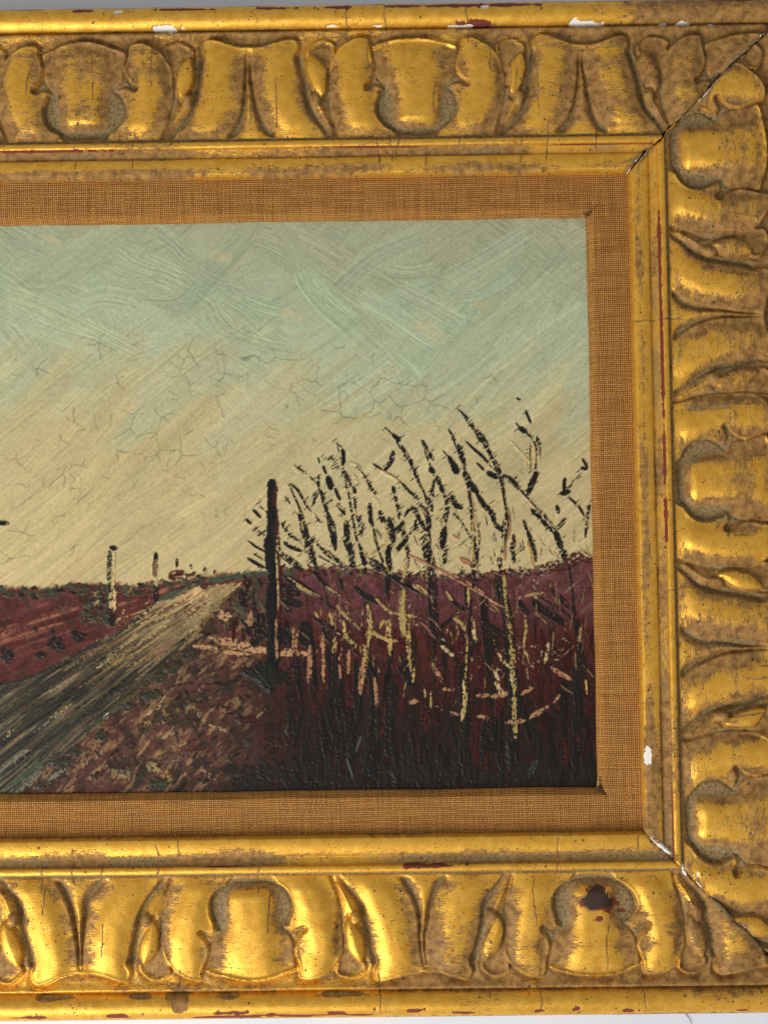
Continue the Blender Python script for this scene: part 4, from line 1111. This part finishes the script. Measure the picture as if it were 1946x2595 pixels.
# ---- traced trees, posts and twigs: each mark is a raised piece of paint of its own
TRACE = """
7k 72 0:1538,20 1540,150 1530,300 1535,450 1532,600
7r 34 .15:1562,30 1572,200 1565,420
7t 11 .35:1555,30 1556,120 1562,250 1560,320
7p 18 .1:1550,375 1552,480 1555,600
7k 40 .1:1460,360 1465,470
7p 34 .3:1400,330 1405,400
5k 84 0:322,885 324,990 320,1090 322,1230
5r 34 .1:362,905 350,1000 348,1090
5k 104 0:322,1150 332,1300 305,1450 310,1659
5r 44 .15:372,1190 365,1300 378,1450 400,1640
5t 13 .35:362,1520 370,1659
5k 30 0:155,1130 190,1165 215,1195
5k 15 0:205,1090 250,1125
5k 15 .1:260,1140 320,1180
5k 28 0:90,1215 128,1250
5k 22 .5:150,1280 200,1330 260,1350
5k 22 0:105,1410 180,1465 265,1510
5k 15 0:155,1525 240,1580
5k 32 0:100,1570 170,1610 260,1659
5k 32 .4:410,1240 450,1310 520,1390
5k 34 .1:430,1420 500,1470 600,1505
5k 44 .4:440,1540 500,1590 600,1659
5y 22 .1:510,1590 560,1640
5k 26 .15:490,885 560,950 600,1020 640,1090 680,1140
5t 26 .1:465,890 505,950
5t 22 .1:700,1165 750,1230 790,1250
5k 13 .1:715,1185 770,1250
5k 14 0:440,1000 490,1075
5k 60 .42:570,1170 610,1290 650,1420 690,1540 720,1640
5t 16 .2:590,1230 610,1310
5p 20 .1:690,1500 730,1640
5k 16 .1:520,715 590,760 640,800
5t 26 .1:530,735 575,780
5k 15 .15:665,820 740,890
5k 26 .1:745,810 750,920
5k 32 .35:770,950 800,1060 830,1150
5k 54 .12:830,1150 860,1260 890,1400 900,1490
5t 18 .1:872,1270 890,1320
5k 18 .5:690,1080 720,1020 750,980
5k 15 0:745,650 755,700
5k 26 0:790,730 815,795
5k 60 0:835,835 862,925
5k 32 0:900,935 940,1030
5k 32 0:920,1080 960,1130 985,1165
5t 8 0:915,1075 985,1130
5k 14 0:905,515 960,555
5k 36 0:965,570 978,640 970,720
5k 40 .55:830,660 880,660
5k 12 .5:860,760 940,720
5k 44 .5:960,760 1010,840 1040,900
5k 32 .3:1068,910 1082,970
5k 26 .5:1075,1020 1090,1140
5k 44 .5:1090,1180 1130,1240 1140,1360
5k 52 .1:1000,1240 1012,1400
5k 62 .15:990,1400 1030,1480 1060,1550
5k 50 .45:1050,1560 1060,1659
5k 14 .15:1080,700 1150,790 1180,840
5t 18 .1:1030,690 1110,720 1150,775
5k 26 .5:1180,840 1230,930 1270,980
5t 26 .2:1060,800 1120,880
5t 30 .35:1230,970 1290,1060 1340,1070
5k 20 0:1240,705 1330,760
5k 44 .1:1430,590 1410,680 1350,770
5k 24 .1:1340,770 1420,820 1500,885
5t 26 .1:1320,765 1400,815 1490,872
5k 24 .15:1490,860 1560,940 1650,1030
5k 11 0:1350,370 1420,440
5k 36 0:1430,440 1482,492
5t 18 .1:1420,460 1455,492
5k 34 .3:1510,540 1560,640 1600,720 1659,870
5t 18 .2:1548,620 1572,690
5k 38 .1:1425,920 1440,965
5k 36 .5:1440,980 1470,1090 1490,1160
5k 38 .1:1210,1070 1220,1160 1220,1250
5t 14 .1:1212,1080 1216,1150
5y 26 .35:1240,1270 1252,1440
5k 50 .1:1310,1150 1345,1240
5t 34 .1:1340,1240 1372,1350 1350,1450
5k 62 .12:1390,1200 1410,1320 1430,1420
5k 52 .2:1400,1440 1380,1540 1400,1659
5t 22 .1:1420,1500 1440,1550
5k 36 .1:1430,1320 1480,1290 1520,1240
5k 42 .15:1450,1500 1520,1430 1560,1370
5k 28 .1:1530,1190 1570,1130 1620,1112 1655,1160
5k 32 .1:1630,1250 1650,1310
5y 28 .15:1230,1540 1290,1490 1340,1450
5k 36 .3:1120,1440 1150,1540 1170,1659
5k 24 .2:1230,1570 1290,1610 1350,1650
5k 42 .35:760,1470 850,1540 950,1610
5y 15 .1:830,1510 890,1570
5k 30 .55:690,1400 760,1460
5k 30 .45:1510,1240 1540,1370 1558,1440 1570,1640
6k 36 .3:10,650 20,730 50,790 80,860
6t 22 .2:90,870 120,950
6k 26 .1:110,485 150,560
6k 34 .2:160,580 200,650
6k 46 0:175,732 202,765
6k 30 .2:215,830 190,930 210,990
6k 42 .2:235,800 270,900 290,950
6k 22 .5:300,960 340,1040
6k 24 .1:0,940 70,1015
6k 36 .25:10,1070 60,1150 120,1260 170,1300
6k 46 .15:90,1060 150,1150 170,1300
6y 20 .2:100,1080 150,1150
6k 34 .45:150,1000 180,1060 190,1110
6k 32 .1:55,1205 38,1285
6k 62 .3:130,1390 150,1500 180,1624
6k 20 .2:80,1370 170,1320
6t 15 .2:75,1380 70,1450
6k 55 .45:350,970 400,1050 450,1080
6k 20 .55:380,1130 460,1220 560,1390
6k 42 .4:330,1080 310,1200
6t 26 .25:255,1205 285,1265
6k 58 .1:305,1270 295,1340 285,1420
6k 42 .5:320,1440 300,1580
6k 22 .25:340,385 400,480
6k 50 .12:425,525 450,600 480,690
6k 13 .1:480,700 490,760
6k 58 .12:485,780 520,860 590,940
6k 14 0:285,570 340,630
6k 40 0:340,630 375,690
6k 62 0:385,700 412,755
6p 42 .12:508,895 530,1000 560,1100
6k 34 .4:530,1080 570,1180
6k 40 .35:560,1180 600,1330 590,1480 580,1624
6t 30 .3:570,1150 590,1300 600,1420
6k 52 .12:590,960 650,1050 720,1130 755,1230
6k 40 .2:755,1235 815,1285
6k 18 .1:415,200 480,250 530,310
6k 22 .55:535,320 585,395
6k 54 .15:588,395 640,470 685,525
6k 42 .2:680,540 730,640
6k 44 .4:740,650 800,790
6t 26 .25:705,650 790,755
6k 26 .15:495,490 570,560 640,620 700,680
6k 22 0:590,680 660,750
6k 46 .1:690,770 765,812
6k 34 .4:800,790 825,880
6p 48 .08:808,868 830,960
6y 40 .1:830,970 852,1100
6p 55 .1:858,1085 872,1250 850,1380
6p 36 .15:850,1380 840,1560
6k 24 .3:832,1190 818,1360
6k 36 .3:800,790 880,820 960,890
6k 30 .5:900,830 1000,940
6t 26 .15:965,900 1060,1020
6t 26 .2:1065,1025 1155,1135
6k 42 .1:1085,1105 1155,1165
6k 42 .1:1165,1185 1230,1260 1270,1300
6k 50 .12:1292,1290 1320,1380 1345,1440
6k 54 .35:1355,1460 1405,1590
6k 18 0:950,105 978,118
6k 26 0:1025,210 1050,270 1075,330
6k 15 0:940,325 975,370
6k 46 0:978,372 1022,400
6k 20 .1:1035,418 1090,462
6k 34 .1:1130,450 1142,520 1150,630
6k 20 .5:1060,500 1070,600 1070,740
6t 24 .1:890,485 980,580 1070,680
6t 52 .1:1112,500 1100,620 1118,735
6t 22 .1:1140,520 1150,660
6k 46 .1:1130,760 1090,860 1045,970
6k 36 0:1380,825 1372,880 1370,930
6k 44 0:1345,958 1412,935
6k 26 0:1538,650 1575,715
6k 34 0:1528,728 1572,735
6k 12 .4:1400,920 1450,850 1530,770
6k 24 .1:1410,990 1500,1070 1550,1150 1590,1180
6k 32 .1:1308,1070 1322,1130
6k 36 .2:1385,1180 1330,1250 1305,1280
6k 28 .1:1012,1200 1040,1290
6k 46 .2:1045,1290 1090,1420 1120,1560
6y 38 .15:1045,1395 1080,1500 1100,1615
6p 30 .1:378,1330 425,1358
6p 18 .2:480,1410 550,1470
6p 48 .15:445,1540 500,1570 580,1615
6y 20 .6:950,1480 970,1430
6y 22 .6:1460,1250 1455,1400
6t 15 .1:240,1480 262,1624
6k 36 .3:790,1540 800,1624
6d 30 .3:920,1330 930,1420
6k 42 .5:900,1400 925,1580
6r 90 .35:1240,1610 1400,1590 1500,1510 1590,1540
6t 18 .2:1500,1430 1540,1490 1600,1520
6t 16 .2:1560,1420 1590,1500
6k 30 .55:1600,1040 1575,1200 1560,1350
8k 24 .2:25,0 60,40 120,80
8k 46 .1:40,180 100,200
8k 38 .1:40,240 110,262
8k 32 .1:45,120 120,170 200,212
8y 20 .15:105,165 150,190 205,218
8k 18 .2:180,90 260,180 330,222
8y 14 .15:250,170 320,215
8k 22 .35:190,0 215,150
8k 28 .2:565,0 560,100 550,205
8k 30 .15:465,35 560,110 640,150 730,205
8y 26 .1:685,158 740,195 778,225
8k 26 .15:385,165 450,220 540,262
8y 18 .2:500,230 560,290 620,312
8k 18 .3:315,110 330,190
8k 42 .2:760,0 772,60
8p 24 .08:665,15 740,50 830,95 915,128
8p 18 .12:955,148 1045,212
8p 18 .15:1060,230 1125,272
8p 28 .1:918,32 1005,82
8y 18 .15:655,30 640,110 630,180
8y 40 .08:635,185 630,280 640,410
8y 28 .12:455,265 470,350 460,445
8y 28 .15:440,465 438,550
8k 30 .15:400,540 405,700 405,830
8p 30 .1:432,550 425,705
8y 16 .15:305,265 360,330 425,392
8y 22 .2:460,385 540,430 605,442
8y 15 .15:200,285 207,335
8y 14 .15:268,290 282,362
8k 18 .2:190,330 260,370 325,405
8y 20 .25:338,345 350,420 400,462
8k 62 .05:35,385 42,440
8k 60 .05:148,370 145,445
8p 28 .08:92,378 95,505
8k 24 .1:95,500 100,645
8p 26 .08:172,468 165,645
8p 26 .1:232,405 236,505
8p 18 .1:236,515 238,645
8y 28 .12:298,425 294,505
8k 32 .1:292,505 302,745
8p 16 .2:315,520 322,625
8p 18 .2:365,488 362,600
8k 30 .1:478,540 486,770
8p 22 .1:493,630 508,785
8k 50 .05:497,790 490,955
8y 22 .2:570,340 572,510
8y 18 .2:520,375 540,345 562,372
8y 20 .45:580,310 700,322
8k 20 .2:582,490 558,565
8y 28 .12:660,400 668,505
8p 22 .15:660,500 672,572
8y 15 .2:690,575 684,655
8k 28 .15:620,515 632,612
8k 44 .15:582,680 570,850 568,1000
8k 44 .3:780,60 780,200 790,400
8k 20 .15:848,195 890,250 945,292
8y 12 .2:850,195 880,240
8k 18 .2:882,328 830,370 798,392
8y 18 .15:888,328 930,360 946,388
8k 28 .15:952,160 958,260 972,300
8y 14 .2:960,170 966,290
8t 20 .15:980,325 992,430 980,482
8k 26 .2:992,440 960,520 938,585
8k 26 .2:790,420 860,490 922,562
8t 24 .12:828,468 885,515
8k 46 .15:930,580 940,700 945,830
8t 22 .2:938,640 945,740 930,835
8k 40 .2:950,840 940,960 940,1085
8k 36 .15:1040,225 1040,320 1060,500 1066,595
8k 24 .2:1010,330 1080,380 1152,422
8k 46 .2:1108,145 1150,300 1170,500 1190,700 1185,960 1180,1065
8y 34 .1:1132,128 1142,205
8y 26 .12:1148,270 1160,360 1172,455
8y 34 .1:1178,475 1186,565
8t 30 .12:1178,585 1192,685
8y 22 .15:1190,685 1190,800 1196,925
8t 18 .15:1108,505 1172,582
8y 14 .3:1240,280 1250,380 1240,460 1265,552
8k 30 .25:1218,248 1252,305
8k 36 .12:1288,250 1350,300 1435,352
8k 26 .3:1375,185 1440,250 1485,292
8k 24 .3:1480,290 1510,380 1530,520 1540,640
8y 12 .2:1530,360 1515,462
8y 12 .3:1545,600 1552,705
8k 40 .3:1500,640 1500,900
8y 17 .2:1248,216 1335,200
8t 18 .2:1362,455 1345,555
8p 24 .15:1375,575 1475,635
8p 20 .25:1005,715 1062,714
8p 28 .2:1085,722 1152,704
8p 22 .3:1228,712 1290,665
8t 24 .2:1098,655 1132,702
8t 16 .2:1090,588 1112,642
8p 15 .25:868,798 922,812
8p 18 .2:1008,820 1062,826
8p 22 .15:1150,852 1242,840
8p 22 .15:1262,832 1310,800 1362,768
8p 13 .3:1388,752 1418,712
8p 20 .15:783,555 828,645
8p 17 .3:830,680 885,692
8y 12 .2:738,675 748,722
8y 12 .25:772,680 775,775
8p 26 .2:675,750 705,742
8k 30 .1:1052,828 1040,930 1028,1045
8b 14 .1:1150,948 1160,1010 1172,1075
8b 26 .3:1302,1045 1268,1115
8e 9 .15:345,1005 370,1080 388,1135
8e 10 .15:425,918 400,995
8b 18 .15:568,1085 602,1155
9k 5.5 .45:205,240 240,320 270,435 300,520
9k 5.5 .45:270,230 300,330 315,400
9k 5.5 .45:320,150 345,260 365,370 385,450 385,520
9k 6 .45:440,115 480,180 510,240 530,290 540,440 545,560 548,680
9k 5.5 .45:515,140 545,220 575,290 570,380
9k 6.5 .4:580,115 615,200 630,280 640,440 630,540 625,640 615,790
9k 7 .4:605,70 660,150 700,230 715,340 700,440 715,560 730,660 735,830
9k 6.5 .4:620,145 690,210 760,270 830,350 860,420
9k 5 .45:750,110 785,160 775,250
9k 5 .45:455,250 465,330 480,400
9k 6 .4:395,290 410,370 430,440 440,520
9k 5 .45:200,350 260,400 330,440
9k 6 .35:205,460 280,510 340,560 400,610
9k 6 .35:380,420 460,470 530,505
9p 4.5 .3:490,410 580,455 640,490 710,530
9k 6 .4:780,500 860,550 880,600 900,700
9k 6 .35:860,420 875,560 890,740
9k 6 .35:385,520 395,640 375,760
9y 5 .35:705,450 718,560 730,660 736,830
9y 4.5 .35:390,540 394,600 385,690
9y 4.5 .35:490,560 485,620 495,690
9y 4.5 .35:440,560 436,600 445,645
9y 4.5 .4:625,600 620,690 615,790
9t 4 .35:770,150 760,200 785,180
9y 4 .4:640,290 636,380 645,440
9y 4 .4:205,460 250,490 280,505
9y 4 .4:320,590 350,610 365,625
4g 30 .35:615,880 615,960 612,1050
4t 22 .25:642,890 636,1000 634,1100
4k 26 .1:626,858 652,862
4t 42 .35:635,1100 636,1150 635,1205
4k 32 .25:625,1215 630,1290
4k 22 .1:876,893 874,935
4n 28 .2:870,945 872,1015
4t 14 .3:878,1025 880,1085
4k 26 .2:876,1085 874,1155
4k 16 .1:993,925 993,965
4r 50 .4:965,1020 1020,1005
4k 15 .1:1070,955 1072,975
4r 26 .4:1040,1030 1090,1000
4m 20 .2:1150,975 1150,998
4m 22 .2:1205,990 1212,1008
4k 26 .05:-14,716 0,718 44,722
"""
C9 = lambda x, y: (507 + 1.085 * x, 963 + 1.085 * y)
CR = {'9': (C9, .92), '4': (C4, 2.212), '5': (C5, 3.607), '6': (C6, 3.53), '7': (C7, 2.212), '8': (C8, 1.975)}
sid = 0
for line in TRACE.strip().splitlines():
    head, pts = line.split(':'); h = head.split()
    fn, sc = CR[h[0][0]]; key = h[0][1]
    P = [fn(*map(float, p.split(','))) for p in pts.split()]
    wd = max(float(h[1]) / sc * (.9 if key in 'typ' else 1.15), 3.4); dry = float(h[2]) * .6
    sid += 1
    light = key in 'typnw'
    if h[0][0] in '56' and key == 'k':          # bristle hatching where the brush skipped over the furrows of the sky
        Q = catmull(np.array(P), 6) if len(P) > 2 else np.linspace(P[0], P[-1], 8)
        for q in Q[::2]:
            for _ in range(2 if dry > .2 else 1):
                if prng.random() < .28 + 1.2 * dry:
                    o = prng.normal() * wd * .55
                    mark(q[0] + o, q[1] + prng.normal() * 5, D(-38 + prng.uniform(-5, 5)), prng.uniform(8, 19), 2.8, K['k'], None, .1, .12, rough=.1)
    c = K[key] * prng.uniform(.94, 1.06)
    c2 = {'t': K['t'] * .82, 'y': K['y'] * .76, 'p': K['p'] * .78, 'k': K['k'] * .85}.get(key, c * .75)
    stroke(P, wd, c, c2, 1.0, dry, (.34 if light else .20), .5 if light else (.22 if wd > 11 else .14), (.12 if wd > 20 else .3 if math.dist(P[0], P[-1]) < 3 * wd else (.5 if light else .6)), 1.9, 1.0, own=sid)
NSTROKE = sid
# scraggle of fine twigs over the hedge
for i in range(200):
    x, y = prng.uniform(720, 1500), 1440 + 330 * prng.beta(1.6, 2.2)
    a = prng.choice([90, 85, 97, 92, 80, 45, -45]) + prng.uniform(-12, 12)
    c = pick('k', 'k', 'y', 't', 'y', 'o', 'k', 'p') * prng.uniform(.75, 1.0)
    mark(x, y, D(a), prng.uniform(14, 60), prng.uniform(2.6, 3.8), c, c * .7, prng.uniform(.1, .4), .2, .9, prng.uniform(-.2, .2), rough=.15)
for i in range(60):
    x, y = prng.uniform(860, 1500), prng.uniform(1300, 1450)
    mark(x, y, D(prng.choice([70, 80, 100, 55, -40])), prng.uniform(12, 36), prng.uniform(2.6, 3.8), pick('k', 'o', 'y', 'k') * .95, None, prng.uniform(.1, .3), .16, rough=.15)

# canvas edge grime along the liner, old varnish spots
HGT -= 0.0
LIN = srgb2lin(np.clip(COL, 0, 1))

# ---- mesh: fine where the photograph looks, coarser in the part beyond the left edge
painting = empty("landscape_painting", (0, 0, 0))
tag(painting, "oil painting of bare trees and a dirt road under a pale sky", "painting")
x0, x1, y0, y1 = XL - 3, XR + 2.2, YB - 2.2, YT + 2.2
xs = np.unique(np.concatenate([np.arange(x0, -168, 1.2), np.arange(-168, x1, 0.29), [x1]])); ys = np.concatenate([np.arange(y0, y1, 0.29), [y1]])
X, Y = np.meshgrid(xs, ys)
px, py = world_to_px(X, Y, Z_PAINT)
fx = np.clip((px - RX0) / CS - .5, 0, RW - 1.001); fy = np.clip((py - RY0) / CS - .5, 0, RH - 1.001)
ix, iy = fx.astype(int), fy.astype(int); ax, ay = fx - ix, fy - iy
def samp(A):
    b, c = (ax[..., None], ay[..., None]) if A.ndim == 3 else (ax, ay)
    return (A[iy, ix] * (1 - b) + A[iy, ix + 1] * b) * (1 - c) + (A[iy + 1, ix] * (1 - b) + A[iy + 1, ix + 1] * b) * c
Zp = Z_PAINT + samp(HGT) * 1.0
C = samp(LIN); C = np.concatenate([C, np.ones(C.shape[:2] + (1,))], -1)
own = OWN[(fy + .5).astype(int), (fx + .5).astype(int)][:-1, :-1]
V = np.stack([X, Y, Zp], -1); N = grid_normals(V)
Vf, Nf, Cf = V.reshape(-1, 3), N.reshape(-1, 3), C.reshape(-1, 4)
cnt = np.bincount(own.ravel(), minlength=NSTROKE + 1)
own = np.where(cnt[own] < 10, 0, own)
for i, uv, F in split_grid(V, own, np.ones(own.shape, bool)):
    mesh_obj("paint_layer" if i == 0 else "brush_stroke", Vf[uv], F, M_PAINT, painting, Nf[uv], {"paint": ('FLOAT_COLOR', Cf[uv])})
bx = np.array([[x0, y0], [x1, y0], [x1, y1], [x0, y1]])
Vb = np.vstack([np.c_[bx, np.full(4, 9.4)], np.c_[bx, np.full(4, 0.0)]])
Fb = np.array([[0, 1, 2, 3], [7, 6, 5, 4], [4, 5, 1, 0], [5, 6, 2, 1], [6, 7, 3, 2], [7, 4, 0, 3]])
mesh_obj("canvas_board", Vb, Fb, M_DARK, painting, smooth=False)
